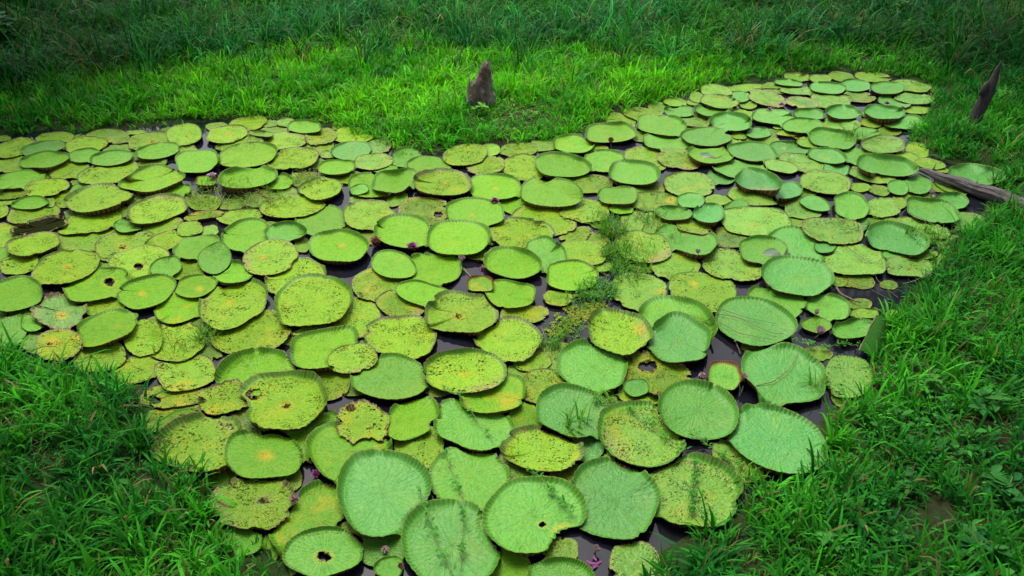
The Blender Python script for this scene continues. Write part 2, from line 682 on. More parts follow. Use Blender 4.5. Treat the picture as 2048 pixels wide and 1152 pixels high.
    s2 = T.math("LESS_THAN", vb.outputs["Distance"], T.math("MULTIPLY", thb, T.math("ADD", cl, 0.35)))
    spk = T.math("MAXIMUM", T.math("MULTIPLY", s1, T.math("ADD", 0.62, T.math("MULTIPLY", ra.outputs[1], 0.38))), T.math("MULTIPLY", s2, 0.6))
    # rot: dark ragged blotches (stain r, decayed rims)
    rotn = T.noise(vec, 16.0, 5, 0.75, 0.6)
    rot = T.math("MAXIMUM", T.math("MULTIPLY", T.smooth(T.math("ADD", ss.outputs[0], T.math("MULTIPLY", T.math("SUBTRACT", rotn, 0.5), 1.3)), 0.46, 0.62), T.smooth(ss.outputs[0], 0.02, 0.2)),
                 T.math("MULTIPLY", T.smooth(T.math("ADD", e0, T.math("MULTIPLY", T.math("SUBTRACT", rotn, 0.5), 1.1)), 1.08, 1.16), T.smooth(dec, 0.1, 0.6)))
    col = T.mix(T.math("MULTIPLY", T.math("MAXIMUM", spk, rot), 0.95), col, T.mix(T.math("MULTIPLY", T.smooth(n3, 0.5, 0.7), T.smooth(ss.outputs[0], 0.8, 0.6)), DARK, (0.055, 0.035, 0.02)))
    # underside seen on curled flaps
    geo = T.new("ShaderNodeNewGeometry")
    col = T.mix(geo.outputs["Backfacing"], col, T.mix(T.smooth(v2, -0.2, 0.8), (0.11, 0.045, 0.04), (0.17, 0.12, 0.05)))
    # relief: quilting between ribs, larger towards the edge
    q = T.voro(vec, 24.0, "SMOOTH_F1", 1.0)
    quilt = T.math("MULTIPLY", T.math("SUBTRACT", 0.6, q.outputs["Distance"]), 1.0)
    ring = T.math("SINE", T.math("ADD", T.math("MULTIPLY", rad, 70.0), T.math("MULTIPLY", n1, 26.0)))
    h = T.math("ADD", T.math("ADD", T.math("MULTIPLY", quilt, 0.75), T.math("MULTIPLY", rib, -0.28)), T.math("MULTIPLY", ring, 0.012))
    h = T.math("ADD", h, T.math("MULTIPLY", v2, T.smooth(rad, 0.4, 1.0, 0.0, 0.07)))
    h = T.math("ADD", h, T.math("MULTIPLY", n2, 0.5))
    h = T.math("SUBTRACT", h, T.math("MULTIPLY", spk, 0.2))
    pk = T.noise(vec, 7.0, 3, 0.6, 0.5)
    h = T.math("ADD", h, T.math("MULTIPLY", pk, 1.6))
    nrm = T.bump(h, 0.85, 0.018)
    rough = T.smooth(n2, 0.3, 0.7, 0.38, 0.55)
    sh = T.bsdf(col, rough, T.math("MULTIPLY", T.math("SUBTRACT", 1.0, T.math("MAXIMUM", spk, rot)), T.mix(hue, (0.10, 0.10, 0.10), (0.27, 0.27, 0.27))), nrm)
    return T.done(sh)


def make_rim_material():
    T = NT("lily_leaf_rim")
    obj, vec, oi = pad_vec(T)
    sepc = T.new("ShaderNodeSeparateColor")
    T.put(sepc.inputs[0], oi.outputs["Color"])
    hue, speck, red = sepc.outputs[0], sepc.outputs[1], sepc.outputs[2]
    dec = oi.outputs["Alpha"]
    side = T.attr("side").outputs["Fac"]
    ang = pad_angle(T, obj)
    n2 = T.noise(vec, 9.0, 4, 0.65)
    n3 = T.noise(vec, 40.0, 3, 0.7)
    rib = T.math("SINE", T.math("ADD", T.math("MULTIPLY", ang, 62.0), T.math("MULTIPLY", n2, 4.0)))
    inner = T.mix(hue, (0.056, 0.165, 0.003), (0.038, 0.160, 0.014))
    inner = T.mix(T.smooth(rib, -0.3, 0.9, 0.0, 0.5), inner, T.mix(hue, (0.092, 0.225, 0.004), (0.066, 0.225, 0.022)))
    inner = T.mix(T.smooth(side, 0.16, 0.0), inner, T.mix(T.smooth(speck, 0.15, 0.75), T.mix(hue, YG, BG), T.mix(hue, YS, BS)))
    inner = T.mix(T.math("MULTIPLY", speck, T.smooth(n2, 0.5, 0.75, 0, 0.6)), inner, (0.15, 0.13, 0.03))
    inner = T.mix(T.math("MULTIPLY", T.smooth(dec, 0.15, 0.9), T.smooth(n2, 0.35, 0.55)), inner, T.mix(T.smooth(n3, 0.4, 0.6), TAN, (0.06, 0.035, 0.02)))
    inner = T.mix(T.math("MULTIPLY", red, 0.9), inner, T.mix(T.smooth(side, 0.10, 0.26), T.mix(T.smooth(rib, 0, 1), (0.16, 0.20, 0.012), (0.11, 0.16, 0.010)), T.mix(T.smooth(n3, 0.4, 0.6), (0.17, 0.030, 0.022), (0.09, 0.022, 0.015))))
    outer = T.mix(T.smooth(rib, -0.2, 0.9), (0.060, 0.020, 0.016), (0.19, 0.095, 0.035))
    outer = T.mix(T.smooth(n2, 0.45, 0.75, 0, 0.7), outer, (0.13, 0.085, 0.03))
    outer = T.mix(T.math("MULTIPLY", red, 0.75), outer, T.mix(T.smooth(n3, 0.4, 0.6), (0.22, 0.035, 0.03), (0.12, 0.03, 0.02)))
    lip = T.math("MULTIPLY", T.smooth(side, 0.30, 0.48), T.smooth(side, 0.72, 0.55))
    col = T.mix(T.smooth(side, 0.42, 0.58), inner, outer)
    col = T.mix(T.math("MULTIPLY", lip, T.math("ADD", 0.5, T.math("MULTIPLY", speck, 0.4))), col, T.mix(red, T.mix(T.smooth(T.math("ADD", n2, T.math("MULTIPLY", speck, 0.25)), 0.5, 0.62), (0.17, 0.25, 0.010), T.mix(T.smooth(n3, 0.42, 0.6), (0.12, 0.068, 0.022), (0.035, 0.022, 0.014))), (0.27, 0.05, 0.03)))
    h = T.math("ADD", T.math("MULTIPLY", rib, 0.5), T.math("MULTIPLY", n3, 0.5))
    sh = T.bsdf(col, 0.5, 0.25, T.bump(h, 0.7, 0.012))
    return T.done(sh)


def make_grass_material(name, trans=0.42):
    T = NT(name)
    c = T.attr("tint").outputs["Color"]
    d = T.bsdf(c, 0.55, 0.10)
    tr = T.new("ShaderNodeBsdfTranslucent")
    T.put(tr.inputs["Color"], T.mix(1.0, c, (1.0, 1.0, 0.6), "MULTIPLY"))
    mx = T.new("ShaderNodeMixShader")
    mx.inputs[0].default_value = trans
    T.put(mx.inputs[1], d); T.put(mx.inputs[2], tr.outputs[0])
    return T.done(mx.outputs[0])


def make_ground_material():
    T = NT("muddy_ground")
    tc = T.new("ShaderNodeTexCoord")
    v = tc.outputs["Object"]
    n1 = T.noise(v, 0.8, 5, 0.6)
    n2 = T.noise(v, 7.0, 5, 0.7)
    col = T.mix(T.smooth(n1, 0.4, 0.6), (0.016, 0.040, 0.008), (0.026, 0.030, 0.012))
    col = T.mix(T.smooth(n2, 0.5, 0.7, 0, 0.7), col, (0.030, 0.060, 0.012))
    return T.done(T.bsdf(col, 0.95, 0.1, T.bump(n2, 0.8, 0.05)))


def make_water_material():
    T = NT("pond_water")
    tc = T.new("ShaderNodeTexCoord")
    v = tc.outputs["Object"]
    n1 = T.noise(v, 3.0, 3, 0.5)
    n2 = T.noise(v, 0.5, 3, 0.5)
    vo = T.voro(v, 16.0)
    bits = T.math("MULTIPLY", T.math("LESS_THAN", vo.outputs["Distance"], T.math("MULTIPLY", T.smooth(T.noise(v, 9.0, 3), 0.4, 0.7), 0.10)), T.smooth(T.noise(v, 1.3, 3), 0.46, 0.60))
    col = T.mix(T.smooth(n2, 0.4, 0.6), (0.0065, 0.0075, 0.013), (0.010, 0.010, 0.014))
    col = T.mix(bits, col, (0.16, 0.15, 0.12))
    return T.done(T.bsdf(col, 0.05, 0.5, T.bump(n1, 0.04, 0.02), IOR=1.33))


def make_wood_material(name, a, b, c, scale=1.0):
    T = NT(name)
    tc = T.new("ShaderNodeTexCoord")
    mp = T.new("ShaderNodeMapping")
    T.put(mp.inputs[0], tc.outputs["Object"])
    mp.inputs["Scale"].default_value = (9 * scale, 9 * scale, 1.1 * scale)
    n = T.noise(mp.outputs[0], 2.2, 6, 0.7, 0.5)
    n2 = T.noise(tc.outputs["Object"], 4.0 * scale, 5, 0.65)
    n3 = T.noise(tc.outputs["Object"], 30.0 * scale, 3, 0.6)
    col = T.mix(T.smooth(n, 0.35, 0.65), a, b)
    col = T.mix(T.smooth(n2, 0.5, 0.72, 0, 0.8), col, c)
    col = T.mix(T.smooth(n, 0.42, 0.30, 0, 0.9), col, (0.012, 0.010, 0.010))
    h = T.math("ADD", n, T.math("MULTIPLY", n3, 0.35))
    return T.done(T.bsdf(col, 0.9, 0.15, T.bump(h, 1.0, 0.05)))


def make_plain(name, col, rough=0.6, spec=0.4, vary=None, scale=12.0, trans=0.0, bumpd=0.01):
    T = NT(name)
    tc = T.new("ShaderNodeTexCoord")
    n = T.noise(tc.outputs["Object"], scale, 4, 0.65)
    c = T.mix(T.smooth(n, 0.35, 0.65), col, vary or tuple(x * 0.6 for x in col))
    d = T.bsdf(c, rough, spec, T.bump(n, 0.4, bumpd))
    if trans > 0:
        tr = T.new("ShaderNodeBsdfTranslucent")
        T.put(tr.inputs["Color"], c)
        mx = T.new("ShaderNodeMixShader")
        mx.inputs[0].default_value = trans
        T.put(mx.inputs[1], d); T.put(mx.inputs[2], tr.outputs[0])
        d = mx.outputs[0]
    return T.done(d)


M_BLADE = make_blade_material()
M_RIM = make_rim_material()
M_GRASS = make_grass_material("grass_blades")
M_GROUND = make_ground_material()
M_WATER = make_water_material()
M_STUMP = make_wood_material("rotten_stump_wood", (0.15, 0.125, 0.118), (0.36, 0.31, 0.28), (0.38, 0.28, 0.20), 0.55)
M_POST = make_wood_material("dark_post_wood", (0.035, 0.030, 0.034), (0.065, 0.055, 0.055), (0.022, 0.020, 0.026))
M_LOG = make_wood_material("grey_weathered_wood", (0.060, 0.053, 0.052), (0.135, 0.122, 0.115), (0.032, 0.028, 0.028))
M_PINK = make_plain("pink_petals", (0.24, 0.05, 0.19), 0.5, 0.2, (0.16, 0.03, 0.13), 25, 0.2)
M_PALE = make_plain("pale_petals", (0.45, 0.34, 0.37), 0.5, 0.2, (0.36, 0.20, 0.26), 25, 0.25)
M_SEPAL = make_plain("brown_sepals", (0.16, 0.07, 0.05), 0.6, 0.3, (0.30, 0.20, 0.14), 30)
M_STEM = make_plain("green_stem", (0.16, 0.22, 0.05), 0.6, 0.3, (0.12, 0.12, 0.05), 20)
M_TWIG = make_plain("dry_stems", (0.17, 0.13, 0.09), 0.8, 0.2, (0.11, 0.075, 0.055), 20)
M_MOSS = make_plain("dark_leaf_side", (0.012, 0.060, 0.008), 0.95, 0.05, (0.022, 0.085, 0.010), 30, 0, 0.02)
M_EDGE = make_plain("pale_board_edge", (0.11, 0.095, 0.045), 0.9, 0.1, (0.20, 0.14, 0.08), 20)
M_HUSK = make_plain("brown_husk", (0.26, 0.11, 0.06), 0.6, 0.3, (0.16, 0.06, 0.04), 20)
T_ = NT("rain_water")
M_PUD = T_.done(T_.bsdf((0.075, 0.125, 0.06), 0.22, 0.35, IOR=1.33))
M_LEAF = make_grass_material("broad_leaves", 0.3)
M_BARK = make_wood_material("tree_bark", (0.05, 0.042, 0.034), (0.09, 0.075, 0.06), (0.04, 0.05, 0.03), 0.6)

# ------------------------------------------------------------------ pond outline and ground
POND_PX = [(-500, 300), (-150, 282), (0, 268), (100, 255), (200, 258), (330, 246), (450, 236), (560, 233), (640, 242), (690, 254),
           (745, 280), (830, 303), (885, 300), (950, 288), (1050, 284), (1110, 276), (1160, 258), (1210, 232), (1280, 212),
           (1340, 195), (1400, 171), (1470, 163), (1540, 158), (1565, 146), (1640, 141), (1720, 143), (1800, 150), (1862, 166),
           (1878, 195), (1862, 225), (1842, 255), (1830, 280), (1868, 305), (1900, 322), (1960, 326), (2010, 340), (2018, 362),
           (1996, 405), (1980, 440), (1962, 462), (1905, 482), (1885, 530), (1868, 560), (1828, 600), (1812, 630),
           (1775, 650), (1765, 700), (1752, 735), (1738, 790), (1690, 830), (1655, 860), (1652, 922), (1592, 968),
           (1516, 1008), (1486, 1058), (1412, 1078), (1362, 1110), (1326, 1135), (1300, 1190), (1280, 1330), (640, 1330), (545, 1200), (560, 1150),
           (525, 1110), (475, 1115), (430, 1075), (415, 1010), (395, 950), (335, 940), (312, 900), (285, 860), (290, 800),
           (268, 785), (200, 764), (135, 748), (60, 730), (0, 716), (-150, 714), (-500, 740)]
_pp = np.array(POND_PX, float)
_x, _y, _ = unproj(_pp[:, 0], _pp[:, 1], 0.0)
POND = np.stack([_x, _y], 1)


def sdf_points(px, py, poly=POND):
    """signed distance (negative in the pond)"""
    d = np.full(px.shape, 1e9)
    ins = np.zeros(px.shape, bool)
    n = len(poly)
    for i in range(n):
        ax, ay = poly[i]; bx, by = poly[(i + 1) % n]
        ex, ey = bx - ax, by - ay
        L2 = ex * ex + ey * ey
        t = np.clip(((px - ax) * ex + (py - ay) * ey) / L2, 0, 1)
        d = np.minimum(d, (px - ax - t * ex) ** 2 + (py - ay - t * ey) ** 2)
        if abs(ey) > 1e-12:
            c = ((ay > py) != (by > py)) & (px < ex * (py - ay) / ey + ax)
            ins ^= c
    d = np.sqrt(d)
    return np.where(ins, -d, d)


def fbm(x, y, seed=0, base=0.3, octs=4):
    r = np.zeros_like(x)
    g = np.random.default_rng(seed)
    amp, f, tot = 1.0, base, 0.0
    for _ in range(octs):
        for _k in range(3):
            a = g.uniform(0, 2 * math.pi); ph = g.uniform(0, 2 * math.pi)
            r += amp * np.sin((x * math.cos(a) + y * math.sin(a)) * f * g.uniform(0.7, 1.3) * 2 * math.pi + ph) / 3
        tot += amp
        amp *= 0.55; f *= 2.1
    return r / tot


GX0, GX1, GY0, GY1, GS = -34.0, 34.0, -6.0, 56.0, 0.2
gx = np.arange(GX0, GX1 + 1e-6, GS)
gy = np.arange(GY0, GY1 + 1e-6, GS)
XX, YY = np.meshgrid(gx, gy)
SD = sdf_points(XX, YY)


def ground_z_from(sd, x, y):
    s = np.clip(sd / 0.9, -1, 1)
    h = np.where(sd > 0, 0.03 + 0.16 * np.clip(sd / 1.5, 0, 1) ** 0.7, 0.03 + 0.7 * s * np.abs(s))
    return h + np.where(sd > 0, np.clip(sd, 0, 1), 0) * (0.10 * fbm(x, y, 3, 0.25, 3) + 0.01 * np.clip(y - 20, 0, 40))


ZZ = ground_z_from(SD, XX, YY)


def bil(F, x, y):
    fx = np.clip((x - GX0) / GS, 0, len(gx) - 1.001)
    fy = np.clip((y - GY0) / GS, 0, len(gy) - 1.001)
    i = fx.astype(int); j = fy.astype(int)
    a = fx - i; b = fy - j
    return (F[j, i] * (1 - a) * (1 - b) + F[j, i + 1] * a * (1 - b) + F[j + 1, i] * (1 - a) * b + F[j + 1, i + 1] * a * b)


def gz(x, y):
    return bil(ZZ, np.atleast_1d(np.asarray(x, float)), np.atleast_1d(np.asarray(y, float)))


def PG(px, py):
    """photo point -> point on the ground"""
    v = P(px, py, 0.1)
    for _ in range(4):
        v = P(px, py, float(gz(v.x, v.y)[0]))
    return v


def build_ground():
    ny, nx = XX.shape
    co = np.stack([XX, YY, ZZ], -1).reshape(-1, 3)
    idx = np.arange(nx * ny).reshape(ny, nx)
    q = np.stack([idx[:-1, :-1], idx[:-1, 1:], idx[1:, 1:], idx[1:, :-1]], -1).reshape(-1, 4)
    # skirt out to the horizon
    ring_in = np.concatenate([idx[0, :], idx[1:, -1], idx[-1, -2::-1], idx[-2:0:-1, 0]])
    c = co[ring_in]
    ctr = np.array([0, 25, 0.0])
    out = ctr + (c - ctr) * 25.0
    out[:, 2] = 0.4
    base = len(co)
    co = np.concatenate([co, out])
    m = len(ring_in)
    k = np.arange(m)
    q2 = np.stack([ring_in[k], base + k, base + (k + 1) % m, ring_in[(k + 1) % m]], -1)
    lp, st = quads(np.concatenate([q, q2]))
    o = link(mesh_np("ground", co, lp, st, M_GROUND), "ground")
    tag(o, "dark muddy ground under the grass of the banks", "ground", kind="structure")
    x0, x1 = POND[:, 0].min() - 1.0, POND[:, 0].max() + 1.0
    y0, y1 = POND[:, 1].min() - 1.0, POND[:, 1].max() + 1.0
    me = from_faces("water", [(x0, y0, 0), (x1, y0, 0), (x1, y1, 0), (x0, y1, 0)], [(0, 1, 2, 3)], M_WATER)
    tag(link(me, "water"), "dark still pond water between the lily pads", "water", kind="structure")


build_ground()

# ------------------------------------------------------------------ lily pads
KINDS = {  # rim, speck, yellow, decay, ragged
    "f": (0.105, 0.18, 0.12, 0.02, 0.03), "s": (0.042, 0.80, 0.34, 0.50, 0.28), "o": (0.022, 0.90, 0.6, 0.95, 0.60),
    "d": (0.030, 0.95, 0.85, 1.0, 0.9), "n": (0.22, 0.05, 0.3, 0.0, 0.0), "k": (0.11, 0.12, 0.0, 0.10, 0.05),
    "r": (0.10, 0.9, 0.4, 1.0, 1.0), "w": (0.03, 0.2, 0.1, 0.05, 0.05)}


def sstep(x, a, b):
    t = np.clip((x - a) / (b - a), 0, 1)
    return t * t * (3 - 2 * t)


def parse_pads():
    out = []
    x0 = y0 = 0.0; s = 1.0
    for ln in PADS_TXT.strip().splitlines():
        if ln.startswith("@"):
            a = ln[1:].split(); x0, y0, s = float(a[0]), float(a[1]), float(a[2]); continue
        f = ln.split()
        d = dict(cx=x0 + float(f[0]) / s, cy=y0 + float(f[1]) / s, rx=float(f[2]) / s, ry=float(f[3]) / s,
                 rot=math.radians(float(f[4])), L=int(f[5]), k=f[6], st=[], b=[], hole=[], tan=[], fold=None)
        for op in f[7:]:
            k, v = op.split("=")
            if k == "st":
                a = v.split(":"); d["st"].append((x0 + float(a[0]) / s, y0 + float(a[1]) / s, float(a[2]) / s, a[3]))
            elif k == "hole":
                a = v.split(":"); d["hole"].append((x0 + float(a[0]) / s, y0 + float(a[1]) / s, float(a[2]) / s))
            elif k == "b":
                a = v.split(":"); d["b"].append(tuple(float(q) for q in a))
            elif k == "tan": d["tan"].append(float(v))
            elif k == "fold":
                a = v.split(":"); d["fold"] = (float(a[0]), float(a[1]))
            else: d[k] = float(v)
        out.append(d)
    return out


PADS = parse_pads()


def fill_gaps():
    """half-sunken old leaves in the narrow gaps; the wide water gaps of the photograph stay open"""
    g = np.random.default_rng(99)
    keep = [(410, 365, 45), (430, 295, 40), (890, 665, 60), (880, 515, 50), (950, 550, 50), (1080, 590, 50), (720, 725, 30), (1255, 298, 45), (1480, 600, 45),
            (1640, 645, 60), (1445, 720, 55), (1600, 815, 40), (1210, 1095, 70), (1345, 1065, 40), (95, 590, 45), (610, 940, 35), (130, 525, 25), (770, 560, 40),
            (1180, 340, 20), (1140, 632, 50), (1700, 700, 60), (1530, 240, 25), (1740, 245, 20), (840, 385, 35), (685, 400, 25)]
    poly = np.array(POND_PX, float)
    out = []
    n0 = len(PADS)
    for _ in range(2600):
        x, y = g.uniform(-20, 1900), g.uniform(230, 1130)
        if sdf_points(np.array([x]), np.array([y]), poly)[0] > -14: continue
        if any(math.hypot(x - a, (y - b) * 1.3) < r for a, b, r in keep): continue
        cov = False
        for d in PADS + out:
            c, s = math.cos(d["rot"]), math.sin(d["rot"])
            u, v = (x - d["cx"]) * c + (y - d["cy"]) * s, -(x - d["cx"]) * s + (y - d["cy"]) * c
            if (u / d["rx"]) ** 2 + (v / d["ry"]) ** 2 < 0.98: cov = True; break
        if cov: continue
        if g.uniform() < (0.62 if x > 560 else 0.25):
            keep.append((x, y, 16)); continue
        q = (y + 430) / 1185.0
        rx = g.uniform(22, 46) * q
        out.append(dict(cx=x, cy=y, rx=rx, ry=rx * (0.00053 * (y + 430)) * g.uniform(0.8, 1.0), rot=math.radians((x - 1024) / 1024 * 9), L=0,
                        k=("s", "o", "o", "d", "w")[int(g.integers(0, 5))], st=[], b=[], hole=[], tan=[g.uniform(0, 360)] if g.uniform() < 0.4 else [], fold=None, fill=True))
    return out


PADS += fill_gaps()
NA = 120


def setup_pad(i, d):
    r = random.Random(1000 + i)
    rim, spk, yel, dec, rag = KINDS[d["k"]]
    d["spk"] = d.get("sp", spk * r.uniform(0.75, 1.15)); d["yelv"] = d.get("yel", yel * r.uniform(0.5, 1.3))
    d["decv"] = d.get("dec", dec * r.uniform(0.6, 1.2)); d["ragv"] = d.get("rag", rag * r.uniform(0.6, 1.2))
    auto = 0.10 + 0.70 * float(sstep(d["cx"], 1050, 1650)) + 0.45 * float(sstep(d["cy"], 840, 1020)) * float(sstep(d["cx"], 450, 750))  # leaf's own green plus, towards the right, some sky sheen painted into the hue
    if d["k"] == "k": auto += 0.25
    d["huev"] = min(1.0, max(0.0, d.get("hue", auto) + r.uniform(-0.10, 0.10)))
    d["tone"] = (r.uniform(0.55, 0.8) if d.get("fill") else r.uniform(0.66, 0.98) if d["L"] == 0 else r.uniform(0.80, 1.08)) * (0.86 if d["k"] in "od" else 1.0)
    R = d["rx"] * metres_per_px(d["cx"], d["cy"])
    d["R"] = R
    d["rimh"] = (d.get("rim", rim * r.uniform(0.8, 1.2))) * R
    base = (0.002 + 0.006 * ((i * 0.6180339) % 1.0)) if d.get("fill") else 0.010 + 0.021 * d["L"] + 0.019 * ((i * 0.6180339) % 1.0)
    d["base"] = base
    # outline
    t = np.arange(NA) / NA * 2 * math.pi
    g = np.random.default_rng(500 + i)
    rr = np.ones(NA)
    for k in (2, 3, 4, 5, 6):
        rr += g.normal(0, 0.040 / (k * 0.5)) * np.cos(k * t + g.uniform(0, 6.28))
    patch = np.clip(0.5 + 0.6 * np.cos(t + g.uniform(0, 6.28)) + 0.5 * np.cos(3 * t + g.uniform(0, 6.28)), 0, 1)
    tear = sum(g.normal(0, 0.5) * np.cos(k * t + g.uniform(0, 6.28)) for k in range(11, 50, 3)) * 0.35
    if d["ragv"] > 0.02:
        for k in range(7, 56, 2):
            rr += d["ragv"] * g.normal(0, 0.017) * np.cos(k * t + g.uniform(0, 6.28)) * (9.0 / k) ** 0.5 * (0.35 + 0.65 * patch)
        for _ in range(int(round(d["ragv"] * 4))):
            a = g.uniform(0, 6.28); w = g.uniform(0.06, 0.22); dp = g.uniform(0.05, 0.22) * min(1, d["ragv"] + 0.3)
            dd = np.abs((t - a + math.pi) % (2 * math.pi) - math.pi)
            rr -= dp * np.exp(-(dd / w) ** 4) * (1 + 0.3 * tear)
    bl = list(d["b"])
    if d["k"] in "fs" and not bl and g.uniform() < 0.45:
        bl.append((math.degrees(g.uniform(0, 6.28)), g.uniform(0.04, 0.10), 0.09))
    d["notch"] = np.zeros(NA)
    for a, dp, w in bl:
        a = math.radians(a)
        dd = np.abs((t - a + math.pi) % (2 * math.pi) - math.pi)
        sh = np.clip(1 - dd / w, 0, 1) if w < 0.15 else np.exp(-(dd / w) ** 4) * (1 + 0.16 * tear)
        rr -= dp * sh
        d["notch"] = np.maximum(d["notch"], np.exp(-(dd / (w * 1.3)) ** 4))
    # image-space outline; rim-top height decides where it stands
    sq = g.uniform(0.80, 1.0)                              # some leaves are squared off by their neighbours
    ex = d["rx"] * np.sign(np.cos(t)) * np.abs(np.cos(t)) ** sq * rr; ey = d["ry"] * np.sign(np.sin(t)) * np.abs(np.sin(t)) ** sq * rr
    c, s = math.cos(d["rot"]), math.sin(d["rot"])
    ix, iy = d["cx"] + ex * c - ey * s, d["cy"] + ex * s + ey * c
    # slow variation of rim height round the leaf
    rv = 1.0 + 0.45 * np.cos(t + g.uniform(0, 6.28)) * g.uniform(0.3, 1) + 0.32 * np.cos(2 * t + g.uniform(0, 6.28)) + 0.2 * np.cos(3 * t + g.uniform(0, 6.28)) + 0.16 * np.cos(5 * t + g.uniform(0, 6.28)) + 0.10 * np.cos(8 * t + g.uniform(0, 6.28))
    rv = np.clip(rv, 0.12, 1.7)
    rv *= 1 - 0.75 * d["notch"]
    if d["ragv"] > 0.2: rv *= np.clip(1 - 0.5 * g.uniform(0, 1, NA) * d["ragv"], 0.2, 1)
    lift = np.zeros(NA)
    if d["fold"]:
        fa, fh = d["fold"]
        dd = np.abs((t - math.radians(fa) + math.pi) % (2 * math.pi) - math.pi)
        lift = fh * R * np.exp(-(dd / 0.75) ** 2)
    elif d["k"] == "k":
        a = g.uniform(0, 6.28)
        dd = np.abs((t - a + math.pi) % (2 * math.pi) - math.pi)
        lift = 0.22 * R * np.exp(-(dd / 0.8) ** 2) + 0.10 * R * np.exp(-((math.pi - dd) / 0.8) ** 2)
    else:
        a = g.uniform(0, 6.28)
        dd = np.abs((t - a + math.pi) % (2 * math.pi) - math.pi)
        lift = g.uniform(0.0, 0.07) * R * np.exp(-(dd / 0.9) ** 2)
    for _ in range(int(g.integers(0, 3))):                 # buckled stretches of the edge
        a = g.uniform(0, 6.28); w_ = g.uniform(0.18, 0.5)
        dd = np.abs((t - a + math.pi) % (2 * math.pi) - math.pi)
        lift = lift + g.uniform(0.03, 0.12) * R * np.exp(-(dd / w_) ** 2)
    d["lift"] = lift
    d["rimt"] = np.clip(d["rimh"] * rv, 0.006, None)
    d["fl"] = min(0.14, max(0.045, 0.80 * d["rimh"] / R + 0.012))
    zt = base + lift + d["rimt"]
    wx, wy, _ = unproj(ix, iy, zt)
    cx, cy, _ = unproj(d["cx"], d["cy"], base + 0.5 * d["rimh"])
    d["c"] = (float(cx), float(cy))
    # image angle runs clockwise: flip to run counter-clockwise in the world
    for key in ("lift", "rimt", "notch"): d[key] = d[key][::-1].copy()
    d["ox"], d["oy"] = wx[::-1] - cx, wy[::-1] - cy
    an = np.arctan2(d["oy"], d["ox"]); ra = np.hypot(d["ox"], d["oy"])
    o = np.argsort(an)
    d["pa"] = np.concatenate([an[o] - 2 * math.pi, an[o], an[o] + 2 * math.pi]); d["pr"] = np.tile(ra[o], 3)
    d["Rmax"] = float(ra.max())
    d["seed"] = 500 + i


for i, d in enumerate(PADS):
    setup_pad(i, d)


def cover_limit(i, x, y):
    """lowest underside of the pads lying over these points of pad i, and how deep under them they are"""
    d = PADS[i]
    lim = np.full(x.shape, 1e3); w = np.zeros(x.shape)
    for j, e in enumerate(PADS):
        if e["base"] <= d["base"] or j == i: continue
        if math.hypot(e["c"][0] - d["c"][0], e["c"][1] - d["c"][1]) > e["Rmax"] + d["Rmax"] * 1.1: continue
        rx, ry = x - e["c"][0], y - e["c"][1]
        q = np.hypot(rx, ry) / np.interp(np.arctan2(ry, rx), e["pa"], e["pr"])
        ww = 1 - sstep(q, 0.99, 1.16)
        m = ww > 0
        lim = np.where(m & (e["base"] - 0.014 < lim), e["base"] - 0.014, lim)
        w = np.maximum(w, ww)
    return lim, w


RS = np.array([0.0, 0.06, 0.14, 0.24, 0.35, 0.46, 0.57, 0.67, 0.76, 0.84, 0.895, 0.93])


